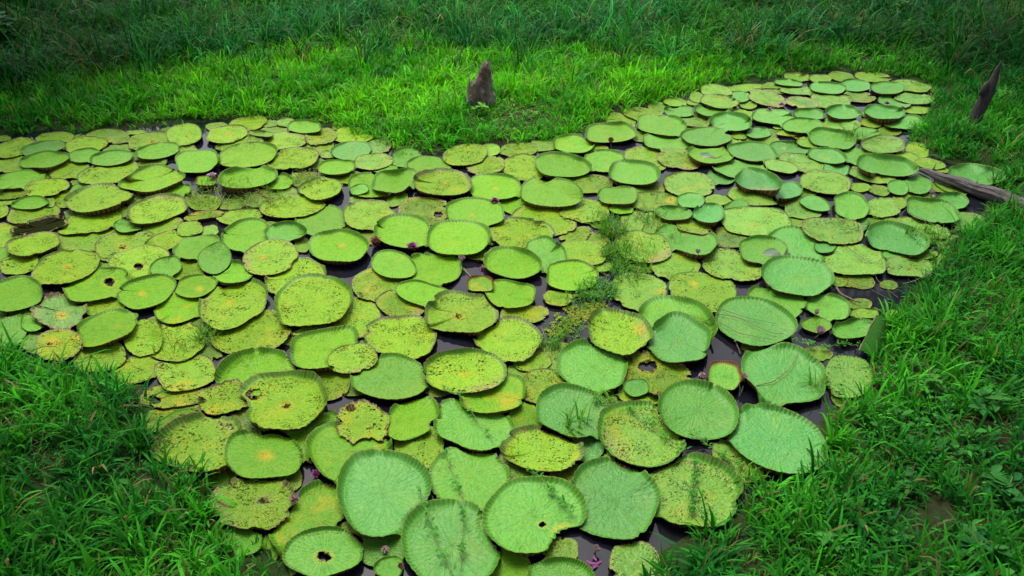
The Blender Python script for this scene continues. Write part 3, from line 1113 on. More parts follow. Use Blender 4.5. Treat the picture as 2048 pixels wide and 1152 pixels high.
def pad_geometry(i, hi=False):
    d = PADS[i]
    f0 = 1 - d["fl"]
    rs = (np.linspace(0, 0.93, 60) if hi else RS) / 0.93 * f0
    n = NA
    g = np.random.default_rng(d["seed"] + 7)
    ox, oy = d["ox"], d["oy"]
    ncol = len(rs)
    X = rs[:, None] * ox[None, :]; Y = rs[:, None] * oy[None, :]
    # softly undulating blade
    ph = g.uniform(0, 6.28, 6)
    k = 2.6 / max(d["R"], 0.1)
    und = 0.5 * np.sin(k * (X * math.cos(ph[0]) + Y * math.sin(ph[0])) * 1.3 + ph[1]) + 0.5 * np.sin(k * (X * math.cos(ph[2]) + Y * math.sin(ph[2])) * 2.1 + ph[3])
    amp = 0.026 * d["R"] + (0.02 if d["k"] in "ko" else 0.0) * d["R"]
    Z = d["base"] + amp * (1 + und) * 0.6 + d["lift"][None, :] * sstep(rs, 0.15, 1.0)[:, None] ** 1.3
    # upturned start of the rim
    Z = Z + 0.22 * d["rimt"][None, :] * sstep(rs, f0 - 0.12, f0 + 0.02)[:, None]
    # rim rows: inner wall, lip, outer wall
    e = d["fl"]
    prof = [(f0, 0.22, 0.0), (f0 + 0.36 * e, 0.40, 0.12), (f0 + 0.66 * e, 0.66, 0.26), (f0 + 0.92 * e, 0.95, 0.40), (1.0, 1.0, 0.5), (1.0 - 0.05 * e, 0.93, 0.62), (1.0 - 0.40 * e, 0.45, 0.85), (1.0 - 0.75 * e, 0.0, 1.0)]
    RX, RY, RZ, SD_ = [], [], [], []
    ribs = 1 + 0.006 * np.sin(np.arange(n) / n * 2 * math.pi * 30)
    for a, b, c in prof:
        rrx = a * (ribs if b > 0.3 else 1.0)
        RX.append(ox * rrx); RY.append(oy * rrx); SD_.append(np.full(n, c))
        z = Z[-1] + (b - 0.22) * d["rimt"]
        RZ.append(z)
    # skirt down to the water, tucked inwards
    # the underside runs back in under the blade and down to the water
    RX.append(ox * (f0 - 0.05)); RY.append(oy * (f0 - 0.05)); RZ.append(RZ[-1] - 0.014 - 0.15 * d["lift"]); SD_.append(np.full(n, 1.0))
    RX.append(ox * 0.72); RY.append(oy * 0.72); RZ.append(np.full(n, -0.03)); SD_.append(np.full(n, 1.0))
    RX, RY, RZ, SD_ = map(np.array, (RX, RY, RZ, SD_))
    # press down wherever a higher pad lies on this one
    for (xx, yy, zz) in ((X, Y, Z), (RX, RY, RZ)):
        lim, w = cover_limit(i, xx + d["c"][0], yy + d["c"][1])
        low = np.minimum(zz, lim)
        zz[...] = zz * (1 - w) + low * w
    return rs, X, Y, Z, RX, RY, RZ, SD_


def stain_values(d, X, Y, Z):
    st = np.zeros(X.shape + (3,))
    px, py = proj(X + d["c"][0], Y + d["c"][1], Z)
    for (sx, sy, sr, k) in d["st"]:
        q = np.hypot((px - sx), (py - sy) * 1.5) / sr
        v = 1 - sstep(q, 0.15, 1.15)
        if k == "b": st[..., 0] = np.maximum(st[..., 0], v * 0.62); st[..., 1] = np.maximum(st[..., 1], v * 0.8)
        elif k == "d": st[..., 0] = np.maximum(st[..., 0], v * 0.66); st[..., 2] = np.maximum(st[..., 2], v * 0.7)
        elif k == "y": st[..., 1] = np.maximum(st[..., 1], v)
        elif k == "o": st[..., 1] = np.maximum(st[..., 1], v); st[..., 0] = np.maximum(st[..., 0], v * 0.45)
        elif k == "g": st[..., 0] = np.maximum(st[..., 0], v * 0.45)
    for (hx, hy, hr) in d["hole"]:
        q = np.hypot((px - hx), (py - hy) * 1.4) / (hr * 1.5)
        st[..., 1] = np.maximum(st[..., 1], 0.5 * (1 - sstep(q, 0.6, 1.5)))
        st[..., 0] = np.maximum(st[..., 0], 0.62 * (1 - sstep(q, 0.6, 1.35)))
    for a in d["tan"]:
        a = math.radians(a)
        vx = (px - d["cx"]) / d["rx"] * math.cos(a) + (py - d["cy"]) / d["ry"] * math.sin(a)
        v = sstep(vx, 0.5, 0.95)
        st[..., 2] = np.maximum(st[..., 2], v)
        st[..., 0] = np.maximum(st[..., 0], 0.42 * sstep(vx, 0.7, 1.0))
    if d["k"] == "r":
        st[..., 0] = np.maximum(st[..., 0], 0.85)
    return st


def pad_meshes(i):
    d = PADS[i]
    hi = bool(d["hole"])
    rs, X, Y, Z, RX, RY, RZ, SDv = pad_geometry(i, hi)
    n = NA; m = len(rs)
    st = stain_values(d, X, Y, Z)
    co = np.concatenate([[[0, 0, float(Z[0].mean())]], np.stack([X[1:], Y[1:], Z[1:]], -1).reshape(-1, 3)])
    radv = np.concatenate([[0.0], np.repeat(rs[1:], n)])
    stv = np.concatenate([[st[0].mean(0)], st[1:].reshape(-1, 3)])
    k = np.arange(n)
    faces = []
    tri = np.stack([np.zeros(n, int), 1 + k, 1 + (k + 1) % n], -1)
    rows = np.arange(m - 2)
    a = 1 + rows[:, None] * n + k[None, :]; b = 1 + rows[:, None] * n + ((k + 1) % n)[None, :]
    q = np.stack([a, a + n, b + n, b], -1).reshape(-1, 4)
    if hi:
        fc = co[q].mean(1)
        px, py = proj(fc[:, 0] + d["c"][0], fc[:, 1] + d["c"][1], fc[:, 2])
        keep = np.ones(len(q), bool)
        for (hx, hy, hr) in d["hole"]:
            an = np.arctan2(py - hy, px - hx)
            rr = hr * (1 + 0.20 * np.sin(2 * an + hx) + 0.16 * np.sin(3 * an + hy) + 0.07 * np.sin(7 * an) + 0.04 * np.sin(19 * an + hx))
            keep &= np.hypot(px - hx, (py - hy) * 1.45) > rr
        q = q[keep]
    loops = np.concatenate([tri.ravel(), q.ravel()]).astype(np.int32)
    starts = np.concatenate([np.arange(n) * 3, 3 * n + np.arange(len(q)) * 4]).astype(np.int32)
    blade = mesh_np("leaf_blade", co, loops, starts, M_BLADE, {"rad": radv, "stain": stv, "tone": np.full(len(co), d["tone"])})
    rco = np.stack([RX, RY, RZ], -1).reshape(-1, 3)
    rows = np.arange(len(RX) - 1)
    a = rows[:, None] * n + k[None, :]; b = rows[:, None] * n + ((k + 1) % n)[None, :]
    q = np.stack([a, a + n, b + n, b], -1).reshape(-1, 4)
    lp, stt = quads(q)
    rim = mesh_np("rim", rco, lp, stt, M_RIM, {"side": SDv.ravel(), "tone": np.full(len(rco), d["tone"])})
    return blade, rim


# which pads stand alone and which of the smallest go into one mass
order = sorted(range(len(PADS)), key=lambda i: (0.2 if PADS[i].get("fill") else 1.0) * -PADS[i]["rx"] * PADS[i]["ry"] * (0.45, 0.8, 1.0)[PADS[i]["L"]])
SINGLE = set(order[:300])
LANDMARKS = [
    (960, 215, "jagged tree stump"), (1955, 245, "leaning dead post"), (1940, 385, "fallen grey log"),
    (425, 357, "white open flower"), (825, 497, "bright magenta flower"), (752, 492, "brown flower husk"),
    (925, 531, "pale bud on its long stem"), (965, 537, "faded purple flower"), (990, 404, "purple flower between two big pads"),
    (1221, 290, "dark red bud"), (1395, 510, "tiny pink and white bud"), (1486, 766, "white bud by the red rimmed leaf"),
    (1638, 672, "half open pink and white bud"), (633, 953, "purple flower in the front gap"),
    (588, 1004, "withered pink flower"), (1193, 1106, "brown and white bud"), (1185, 1132, "loose purple petals"),
    (1563, 213, "pink flower on the far right pads"), (1773, 211, "mauve flower"), (1862, 392, "pale pink flower by the log"),
    (1449, 750, "red rimmed young leaf"), (960, 567, "yellow young leaf with brown rim"), (80, 453, "black rotten leaf"),
    (648, 1101, "dark pad with a big hole"), (1423, 308, "pad holding a rain puddle"), (1755, 680, "dark folded leaf flap"),
    (1220, 480, "tall grass clump among the pads"), (410, 685, "grass sprouts on the left pads"), (445, 390, "dry grass mat on the left pads"),
    (1510, 642, "pad crossed by dry stems"), (885, 402, "torn pad with a round hole"), (117, 690, "orange stained leaf"),
    (568, 805, "pad with a dark brown stain"), (440, 622, "pad with a yellow spot")]
OWN = {(82, 453): "black rotten water-filled lily leaf with brown curled rim at the left",
       (1449, 750): "young lily leaf with high spiny red rim and olive floor",
       (960, 567): "small yellow young lily leaf with brown rim in open water",
       (648, 1101): "dark green lily pad with a big dark hole near bottom edge",
       (1423, 308): "bright green lily pad holding a grey rain puddle",
       (1510, 642): "big pale green lily pad crossed by thin dry stems",
       (885, 405): "ragged speckled yellow-green lily pad torn through by one round hole",
       (117, 690): "lily leaf split by a broad orange and brown stain at the left bank",
       (568, 799): "big yellow-green lily pad with dark brown centre stain and black tear",
       (897, 1085): "big blue-green lily pad crossed by two leafy vines at bottom edge",
       (1069, 1027): "big green lily pad with a yellow-edged bite out of its lower right",
       (1556, 877): "widest pale blue-green lily pad, reaching under the right bank grass",
       (768, 982): "big smooth blue-green lily pad with tall even rim in the front centre",
       (1568, 748): "big pale lily pad with one curved dry stem lying on it",
       (1313, 742): "half rotten lily pad pierced by a wide dark hole and black tears",
       (724, 842): "ragged lily pad with black and orange rot on its upper left",
       (1226, 997): "smooth blue-green lily pad in front centre with folded right edge",
       (507, 1005): "olive lily pad with pale dead patches and black lower left edge",
       (412, 360): "tiny olive lily leaf with pointed red rim beside the white flower"}


def size_word(d):
    e = 118.0 * (d["cy"] + 430) / 1185.0 * 0.62
    q = d["rx"] / e
    return "large" if q > 1.12 else ("small" if q < 0.72 else "medium")


def adj(d):
    k = d["k"]
    c = "yellow-green" if d["huev"] < 0.33 else ("mid green" if d["huev"] < 0.58 else "blue-green")
    if k == "f": return "smooth " + c
    if k == "s": return ("yellowed speckled" if d["yelv"] > 0.42 else "speckled " + c)
    if k == "o": return "browned ragged"
    if k == "d": return "half rotten torn"
    if k == "k": return "dark curled"
    if k == "w": return "dull submerged"
    if k == "n": return "young upturned"
    return "rotten"


DIRS = ["right of", "in front and right of", "in front of", "in front and left of", "left of", "behind and left of", "behind", "behind and right of"]


def make_labels():
    lab = {}
    own_ids = set()
    for (x, y), s in OWN.items():
        i = min(SINGLE, key=lambda i: math.hypot(PADS[i]["cx"] - x, (PADS[i]["cy"] - y)) + abs(PADS[i]["L"] - 2) * 2)
        if i not in lab: lab[i] = s; own_ids.add(i)
    def rel(i, m):
        d = PADS[i]
        dx, dy = d["cx"] - m[0], (d["cy"] - m[1]) * 1.7
        return math.hypot(dx, dy), int(round(math.atan2(dy, dx) / (math.pi / 4))) % 8
    key = {i: size_word(PADS[i]) + " " + adj(PADS[i]) for i in SINGLE}
    key2 = {i: adj(PADS[i]) for i in SINGLE}
    ranks = {}
    for mi, m in enumerate(LANDMARKS):
        for kk in (key2, key):
            groups = {}
            for i in SINGLE:
                dist, a = rel(i, m)
                groups.setdefault((a, kk[i]), []).append((dist, i))
            for (a, k), l in groups.items():
                l.sort()
                for r, (dist, i) in enumerate(l):
                    ranks.setdefault(i, []).append((r * 130 + dist + (0 if kk is key2 else 40), r, a, k, mi))
    words = ["nearest", "second", "third", "fourth", "fifth", "sixth"]
    used = set(lab.values())
    for i in sorted(SINGLE):
        if i in lab: continue
        for cost, r, a, k, mi in sorted(ranks[i]):
            if r > 5 or math.hypot(PADS[i]["cx"] - LANDMARKS[mi][0], PADS[i]["cy"] - LANDMARKS[mi][1]) < 14: continue
            s = "%s %s lily pad %s the %s" % (words[r], k, DIRS[a], LANDMARKS[mi][2])
            if s not in used and len(s.split()) <= 16:
                lab[i] = s; used.add(s); break
        else:
            lab[i] = "%s lily pad" % key[i]
    return lab


LABELS = make_labels()


pad_roots = {}
rest_co, rest_loops, rest_starts, rest_rad, rest_st = [], [], [], [], []


def pad_color(d):
    return (d["huev"], min(1, d["spk"]), min(1, d["yelv"]), min(1, d["decv"]))


for i, d in enumerate(PADS):
    blade, rim = pad_meshes(i)
    if i in SINGLE:
        root = empty("lily_pad", (d["c"][0], d["c"][1], 0))
        tag(root, LABELS[i], "lily pad", "giant lily pads floating on the pond")
        ob = link(blade, "leaf_blade", root)
        orr = link(rim, "rim", root)
        ob.color = pad_color(d)
        cc = pad_color(d)
        orr.color = (cc[0], cc[1], 1.0 if d["k"] == "n" else 0.0, cc[3])
        pad_roots[i] = root
    else:
        d["mini"] = (blade, rim)

# the many small leaves past three hundred, as one mass
mini = [d for i, d in enumerate(PADS) if i not in SINGLE]
if mini:
    co, lp, stt, rad, stn, side, mi, ton = [], [], [], [], [], [], [], []
    off = 0; lo = 0
    for d in mini:
        for which, me in enumerate(d["mini"]):
            nv = len(me.vertices)
            c = np.zeros(nv * 3, np.float32); me.vertices.foreach_get("co", c)
            c = c.reshape(-1, 3) + np.array([d["c"][0], d["c"][1], 0])
            l = np.zeros(len(me.loops), np.int32); me.loops.foreach_get("vertex_index", l)
            s = np.zeros(len(me.polygons), np.int32); me.polygons.foreach_get("loop_start", s)
            co.append(c); lp.append(l + off); stt.append(s + lo)
            if which == 0:
                r = np.zeros(nv, np.float32); me.attributes["rad"].data.foreach_get("value", r)
                q = np.zeros(nv * 4, np.float32); me.attributes["stain"].data.foreach_get("color", q)
                rad.append(r); stn.append(q.reshape(-1, 4)[:, :3]); side.append(np.zeros(nv))
            else:
                r = np.zeros(nv, np.float32); me.attributes["side"].data.foreach_get("value", r)
                rad.append(np.ones(nv)); stn.append(np.zeros((nv, 3))); side.append(r)
            mi.append(np.full(len(s), which))
            ton.append(np.full(nv, d["tone"]))
            off += nv; lo += len(l)
    me = mesh_np("small_lily_pads", np.concatenate(co), np.concatenate(lp), np.concatenate(stt), None,
                 {"rad": np.concatenate(rad), "stain": np.concatenate(stn), "side": np.concatenate(side), "tone": np.concatenate(ton)},
                 [M_BLADE, M_RIM], np.concatenate(mi))
    o = link(me, "small_lily_pads")
    o.color = (0.4, 0.6, 0.4, 0.3)
    tag(o, "small and half hidden lily leaves filling gaps between the big pads", "lily pads", kind="stuff")
    for d in mini:
        for m_ in d.pop("mini"): bpy.data.meshes.remove(m_)


def pad_surface(px, py):
    """photo point -> point lying on the topmost pad there (or on the water)"""
    v = P(px, py, 0.05)
    z = 0.0
    for _ in range(2):
        z = 0.0
        for d in PADS:
            rx, ry = v.x - d["c"][0], v.y - d["c"][1]
            h = math.hypot(rx, ry)
            if h < d["Rmax"] and h < 0.97 * np.interp(math.atan2(ry, rx), d["pa"], d["pr"]):
                z = max(z, d["base"] + 0.02)
        v = P(px, py, z)
    return v


# ------------------------------------------------------------------ grass
def blades(name, x, y, z, ln, wd, az, lean, bend, tint, parent=None, mat=None, segs=(0.0, 0.34, 0.64, 0.86, 1.0)):
    """grass blades as one mesh: each a tapering arched ribbon"""
    n = len(x)
    s = np.array(segs)
    ns = len(s)
    hx = np.zeros((n, ns)); hz = np.zeros((n, ns))
    for k in range(1, ns):
        sm = 0.5 * (s[k] + s[k - 1]); ds = s[k] - s[k - 1]
        th = lean + bend * sm ** 1.3
        hx[:, k] = hx[:, k - 1] + np.sin(th) * ds * ln
        hz[:, k] = hz[:, k - 1] + np.cos(th) * ds * ln
    wprof = np.array([0.7, 1.0, 0.85, 0.5, 0.0])[:ns] * 0.5
    cx = x[:, None] + hx * np.cos(az)[:, None]; cy = y[:, None] + hx * np.sin(az)[:, None]; cz = z[:, None] + hz
    wx = -np.sin(az)[:, None] * wprof[None] * wd[:, None]; wy = np.cos(az)[:, None] * wprof[None] * wd[:, None]
    L = np.stack([cx + wx, cy + wy, cz], -1)[:, :-1]
    R = np.stack([cx - wx, cy - wy, cz], -1)[:, :-1]
    tip = np.stack([cx, cy, cz], -1)[:, -1:]
    co = np.concatenate([L, R, tip], 1)
    m = ns - 1
    per = 2 * m + 1
    base = np.arange(n)[:, None] * per
    fq = []
    for k in range(m - 1):
        fq.append(np.stack([base[:, 0] + k, base[:, 0] + m + k, base[:, 0] + m + k + 1, base[:, 0] + k + 1], -1))
    q = np.stack(fq, 1).reshape(-1, 4)
    t = np.stack([base[:, 0] + m - 1, base[:, 0] + 2 * m - 1, base[:, 0] + 2 * m], -1)
    loops = np.concatenate([q.ravel(), t.ravel()])
    starts = np.concatenate([np.arange(len(q)) * 4, len(q) * 4 + np.arange(n) * 3])
    col = np.repeat(tint[:, None, :], per, 1).reshape(-1, 3)
    me = mesh_np(name, co.reshape(-1, 3), loops, starts, mat or M_GRASS, {"tint": col})
    return link(me, name, parent)


def in_view(x, y, z, mx=480, my=300):
    px, py = proj(x, y, z)
    dpt = y * cp - (z - CAM_H) * sp_
    return (dpt > 1) & (px > -mx) & (px < 2048 + mx) & (py > -my) & (py < 1152 + my), px, py


TALL = np.array([(-600, 215), (0, 195), (120, 160), (260, 148), (400, 128), (520, 112), (700, 100), (900, 96), (1100, 100),
                 (1300, 112), (1450, 104), (1600, 92), (1750, 105), (1900, 132), (2048, 150), (2600, 190)], float)


def is_tall(px, py, jit):
    return py < np.interp(px, TALL[:, 0], TALL[:, 1]) + jit


def scatter(n, rng, x0=-30, x1=30, y0=4.0, y1=46.0):
    x = rng.uniform(x0, x1, n); y = rng.uniform(y0, y1, n)
    z = bil(ZZ, x, y); sd = bil(SD, x, y)
    v, px, py = in_view(x, y, z)
    return x[v], y[v], z[v], sd[v], px[v], py[v]


def tuft_fill(x, y, z, k, rng, spread):
    n = len(x)
    kk = rng.integers(max(1, int(k * 0.6)), int(k * 1.4) + 1, n)
    idx = np.repeat(np.arange(n), kk)
    m = len(idx)
    a = rng.uniform(0, 2 * math.pi, m); r = spread * np.sqrt(rng.uniform(0, 1, m))
    return idx, x[idx] + r * np.cos(a), y[idx] + r * np.sin(a), z[idx], a + rng.normal(0, 0.7, m)


STUMP_B = PG(962, 212)
BARE = [(1030, 235, 1.7), (955, 232, 0.8), (1720, 130, 0.0)]
BAREW = [(PG(a, b), r) for a, b, r in BARE]


def bare_factor(x, y):
    f = np.zeros_like(x)
    for v, r in BAREW:
        if r > 0: f = np.maximum(f, 1 - sstep(np.hypot(x - v.x, y - v.y) / r, 0.35, 1.1))
    return f


def lerp3(a, b, t):
    return np.asarray(a)[None] * (1 - t[:, None]) + np.asarray(b)[None] * t[:, None]


def bank_grass():
    rng = np.random.default_rng(21)
    x, y, z, sd, px, py = scatter(230000, rng)
    far = np.hypot(x, y)
    lump = fbm(x, y, 5, 0.45, 3)
    ok = (sd > rng.uniform(-0.30, 0.10, len(x)) * np.where(far > 14, 1.0, 0.35)) & ~((px > 1700) & (px < 1752) & (py > 626) & (py < 712)) & ~is_tall(px, py, rng.normal(0, 26, len(x)))
    dens = np.clip(0.72 + 0.5 * lump, 0.2, 1) * (1 - 0.35 * bare_factor(x, y))
    rb = sstep(px, 1650, 1800) * sstep(py, 690, 800)
    dens *= 1 - 0.68 * rb * np.clip(0.6 + 1.2 * fbm(x, y, 9, 0.6, 3), 0, 1)
    dens *= np.where(far > 14, 0.85, 1.0)
    ok &= rng.uniform(0, 1, len(x)) < dens
    x, y, z, sd, px, py, lump = (q[ok] for q in (x, y, z, sd, px, py, lump))
    size = np.clip(0.85 + 0.55 * fbm(x, y, 6, 0.35, 3) + rng.normal(0, 0.26, len(x)), 0.3, 1.9)
    size *= 1 - 0.45 * bare_factor(x, y)
    size *= np.where(rng.uniform(0, 1, len(x)) < 0.07, 1.7, 1.0)
    wet = 1 - 0.25 * (1 - sstep(sd, -0.1, 0.3))
    hue = np.clip(0.5 + 0.9 * fbm(x, y, 8, 0.22, 3) + rng.normal(0, 0.16, len(x)), 0, 1)
    idx, bx, by, bz, az = tuft_fill(x, y, z, 8, rng, 0.075)
    m = len(idx)
    ln = (0.37 * size[idx] * wet[idx] * rng.uniform(0.5, 1.3, m))
    wd = rng.uniform(0.016, 0.040, m) * np.clip(size[idx], 0.6, 1.2)
    lean = np.abs(rng.normal(0.40, 0.28, m)); bend = np.abs(rng.normal(1.1, 0.6, m))
    t = np.clip(hue[idx] + rng.normal(0, 0.15, m), 0, 1)
    # fresh yellow-green growth along the middle bank, side banks tinted deeper, corner shade put into the colour
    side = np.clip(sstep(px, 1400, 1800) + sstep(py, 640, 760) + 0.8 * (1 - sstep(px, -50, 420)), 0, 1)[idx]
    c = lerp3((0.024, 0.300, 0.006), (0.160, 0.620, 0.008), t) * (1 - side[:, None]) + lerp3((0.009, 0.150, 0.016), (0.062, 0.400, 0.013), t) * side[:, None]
    dry = rng.uniform(0, 1, m) < 0.055
    c[dry] = lerp3((0.14, 0.14, 0.035), (0.24, 0.20, 0.08), rng.uniform(0, 1, dry.sum()))
    c *= rng.uniform(0.6, 1.3, (m, 1)) * (rng.uniform(0.6, 1.3, len(x)) ** 1.0)[idx][:, None]
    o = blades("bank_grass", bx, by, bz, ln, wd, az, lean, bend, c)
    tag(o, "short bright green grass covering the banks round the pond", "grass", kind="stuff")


def tall_grass():
    rng = np.random.default_rng(22)
    x, y, z, sd, px, py = scatter(58000, rng, -36, 36, 15, 54)
    lump = fbm(x, y, 15, 0.3, 3)
    ok = (sd > 0.8) & is_tall(px, py, rng.normal(0, 30, len(x)))
    ok &= rng.uniform(0, 1, len(x)) < 0.75 * np.clip(0.5 + 0.8 * lump, 0.10, 1) * np.clip(1.25 - (y - 24) / 30, 0.35, 1)
    x, y, z, px, py = (q[ok] for q in (x, y, z, px, py))
    n = len(x)
    size = np.clip(0.95 + 0.65 * fbm(x, y, 16, 0.28, 3) + rng.normal(0, 0.22, n), 0.4, 1.8)
    kind = np.clip(0.5 + 1.1 * fbm(x, y, 17, 0.16, 3), 0, 1)          # blue-green reed patches against mid green ones
    dryp = np.clip(0.05 + 0.34 * fbm(x, y, 18, 0.2, 3), 0.0, 0.32)
    idx, bx, by, bz, az = tuft_fill(x, y, z, 14, rng, 0.16)
    m = len(idx)
    ln = 1.25 * size[idx] * rng.uniform(0.4, 1.25, m)
    wd = rng.uniform(0.022, 0.050, m)
    lean = np.abs(rng.normal(0.25, 0.2, m)); bend = np.abs(rng.normal(1.9, 0.75, m))
    t = np.clip(rng.normal(0.45, 0.25, m), 0, 1)
    k = kind[idx][:, None]
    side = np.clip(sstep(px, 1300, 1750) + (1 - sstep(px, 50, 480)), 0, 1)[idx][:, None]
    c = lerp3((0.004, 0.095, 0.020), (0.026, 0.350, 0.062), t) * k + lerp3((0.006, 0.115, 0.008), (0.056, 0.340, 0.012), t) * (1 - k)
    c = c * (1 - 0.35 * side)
    dry = rng.uniform(0, 1, m) < dryp[idx]
    c[dry] = lerp3((0.075, 0.075, 0.022), (0.20, 0.17, 0.06), rng.uniform(0, 1, dry.sum()))
    c *= rng.uniform(0.45, 1.35, (m, 1)) * (rng.uniform(0.4, 1.4, n))[idx][:, None]
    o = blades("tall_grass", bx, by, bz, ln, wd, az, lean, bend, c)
    tag(o, "tall dark arching grass and reeds filling the back of the scene", "tall grass", kind="stuff")


bank_grass()
tall_grass()


# ------------------------------------------------------------------ leaves
def leaves(name, x, y, z, ln, wd, az, tilt, tint, parent=None):
    """pointed oval leaves folded along the midrib, as one mesh"""
    n = len(x)
    dx, dy = np.cos(az), np.sin(az)
    ct, st_ = np.cos(tilt), np.sin(tilt)
    def pt(a, b, up):
        return np.stack([x + ln * a * dx * ct - wd * b * dy, y + ln * a * dy * ct + wd * b * dx, z + ln * a * st_ + up * wd], -1)
    v = [pt(0, 0, 0), pt(0.35, 0.5, 0.18), pt(0.72, 0.34, 0.12), pt(1.0, 0, -0.12), pt(0.72, -0.34, 0.12), pt(0.35, -0.5, 0.18), pt(0.5, 0, 0.0)]
    co = np.stack(v, 1).reshape(-1, 3)
    b = np.arange(n)[:, None] * 7
    f = np.concatenate([b + np.array([[0, 6, 1, 1]])[:, :3], b + np.array([[1, 6, 2]]), b + np.array([[2, 6, 3]]), b + np.array([[3, 6, 4]]), b + np.array([[4, 6, 5]]), b + np.array([[5, 6, 0]])], 0)
    f = np.stack([b[:, 0:1] + np.array(t)[None] for t in ((0, 6, 1), (1, 6, 2), (2, 6, 3), (3, 6, 4), (4, 6, 5), (5, 6, 0))], 1).reshape(-1, 3)
    lp, st = quads(f)
    me = mesh_np(name, co, lp, st, M_LEAF, {"tint": np.repeat(tint[:, None, :], 7, 1).reshape(-1, 3)}, smooth=True)
    return link(me, name, parent)


def bank_weeds():
    rng = np.random.default_rng(31)
    x, y, z, sd, px, py = scatter(90000, rng, -24, 24, 4.0, 30)
    p = 0.05 + 0.75 * np.clip(fbm(x, y, 33, 0.5, 3) - 0.12, 0, 1)
    rb = sstep(px, 1600, 1760) * sstep(py, 640, 800)
    p = p * 0.55 + rb * np.clip(0.40 + 1.0 * fbm(x, y, 34, 0.45, 3), 0, 0.95) + 0.9 * bare_factor(x, y)
    ok = (sd > 0.05) & ~is_tall(px, py, 0) & (rng.uniform(0, 1, len(x)) < p)
    x, y, z, px, py = (q[ok] for q in (x, y, z, px, py))
    n = len(x)
    K = 5
    idx = np.repeat(np.arange(n), K)
    m = len(idx)
    az = rng.uniform(0, 2 * math.pi, m)
    big = (rng.uniform(0, 1, n) < 0.14)[idx]
    fine = (bare_factor(x, y) > 0.3)[idx]
    ln = np.where(big, rng.uniform(0.10, 0.20, m), rng.uniform(0.035, 0.085, m)) * np.where(fine, 0.6, 1)
    wd = ln * rng.uniform(0.4, 0.7, m)
    hz = rng.uniform(0.02, 0.20, m) * np.where(fine, 0.5, 1)
    a2 = rng.uniform(0, 6.28, m); r2 = 0.07 * np.sqrt(rng.uniform(0, 1, m))
    t = np.clip(rng.normal(0.45, 0.25, m), 0, 1)
    c = lerp3((0.008, 0.100, 0.020), (0.050, 0.270, 0.024), t)
    c[fine] = lerp3((0.05, 0.22, 0.012), (0.19, 0.40, 0.02), t[fine])
    o = leaves("bank_weeds", x[idx] + r2 * np.cos(a2), y[idx] + r2 * np.sin(a2), z[idx] + hz, ln, wd, az, rng.uniform(-0.3, 0.7, m), c)
    tag(o, "low broad-leaved weeds spread through the bank grass", "weeds", kind="stuff")


bank_weeds()


def litter():
    """dead stems and straw lying between the weeds"""
    rng = np.random.default_rng(41)
    x, y, z, sd, px, py = scatter(26000, rng, -24, 24, 4.0, 34)
    ok = (sd > 0.1) & (rng.uniform(0, 1, len(x)) < 0.20 + 0.35 * bare_factor(x, y) + 0.4 * sstep(px, 1700, 1850) * sstep(py, 800, 900))
    x, y, z = x[ok], y[ok], z[ok]
    m = len(x)
    c = lerp3((0.09, 0.065, 0.04), (0.24, 0.18, 0.11), rng.uniform(0, 1, m))
    o = blades("dead_straw", x, y, z + 0.02, rng.uniform(0.12, 0.45, m), rng.uniform(0.006, 0.014, m), rng.uniform(0, 6.28, m), rng.uniform(1.2, 1.5, m), rng.uniform(0, 0.2, m), c)
    tag(o, "dead brown straw lying on the bare spots of the bank", "straw", kind="stuff")


litter()


# ------------------------------------------------------------------ grass growing on and between the pads: each clump a thing
def grass_tuft(px, py, r_px, n, h, label, dry=0.0, wide=1.0, seed=0, name="grass_tuft", leafy=0.0, aspect=0.5):
    rng = np.random.default_rng(700 + seed)
    v = pad_surface(px, py)
    mp = metres_per_px(px, py)
    r = r_px * mp
    root = empty(name, v)
    a = rng.uniform(0, 6.28, n); q = np.sqrt(rng.uniform(0, 1, n))
    x = r * q * np.cos(a); y = r * q * np.sin(a) * aspect * 2
    az = rng.uniform(0, 6.28, n)
    t = rng.uniform(0, 1, n)
    c = lerp3((0.035, 0.19, 0.014), (0.14, 0.36, 0.02), t)
    d = rng.uniform(0, 1, n) < dry
    c[d] = lerp3((0.20, 0.19, 0.05), (0.34, 0.29, 0.12), rng.uniform(0, 1, d.sum()))
    ln = h * rng.uniform(0.45, 1.2, n)
    lean = np.abs(rng.normal(0.45, 0.3, n)) + 0.5 * dry
    blades("blades", x, y, np.full(n, -0.01), ln, rng.uniform(0.010, 0.022, n) * wide, az, lean, np.abs(rng.normal(0.8, 0.4, n)), c, root)
    if leafy > 0:
        k = int(n * leafy)
        a = rng.uniform(0, 6.28, k); q = np.sqrt(rng.uniform(0, 1, k))
        l = rng.uniform(0.04, 0.075, k)
        leaves("leaves", r * q * np.cos(a), r * q * np.sin(a) * aspect * 2, rng.uniform(0.02, 0.14, k), l, l * 0.65, rng.uniform(0, 6.28, k), rng.uniform(-0.2, 0.6, k),
               lerp3((0.02, 0.15, 0.02), (0.08, 0.28, 0.03), rng.uniform(0, 1, k)), root)
    tag(root, label, "grass tuft", "grass tufts growing among the lily pads")


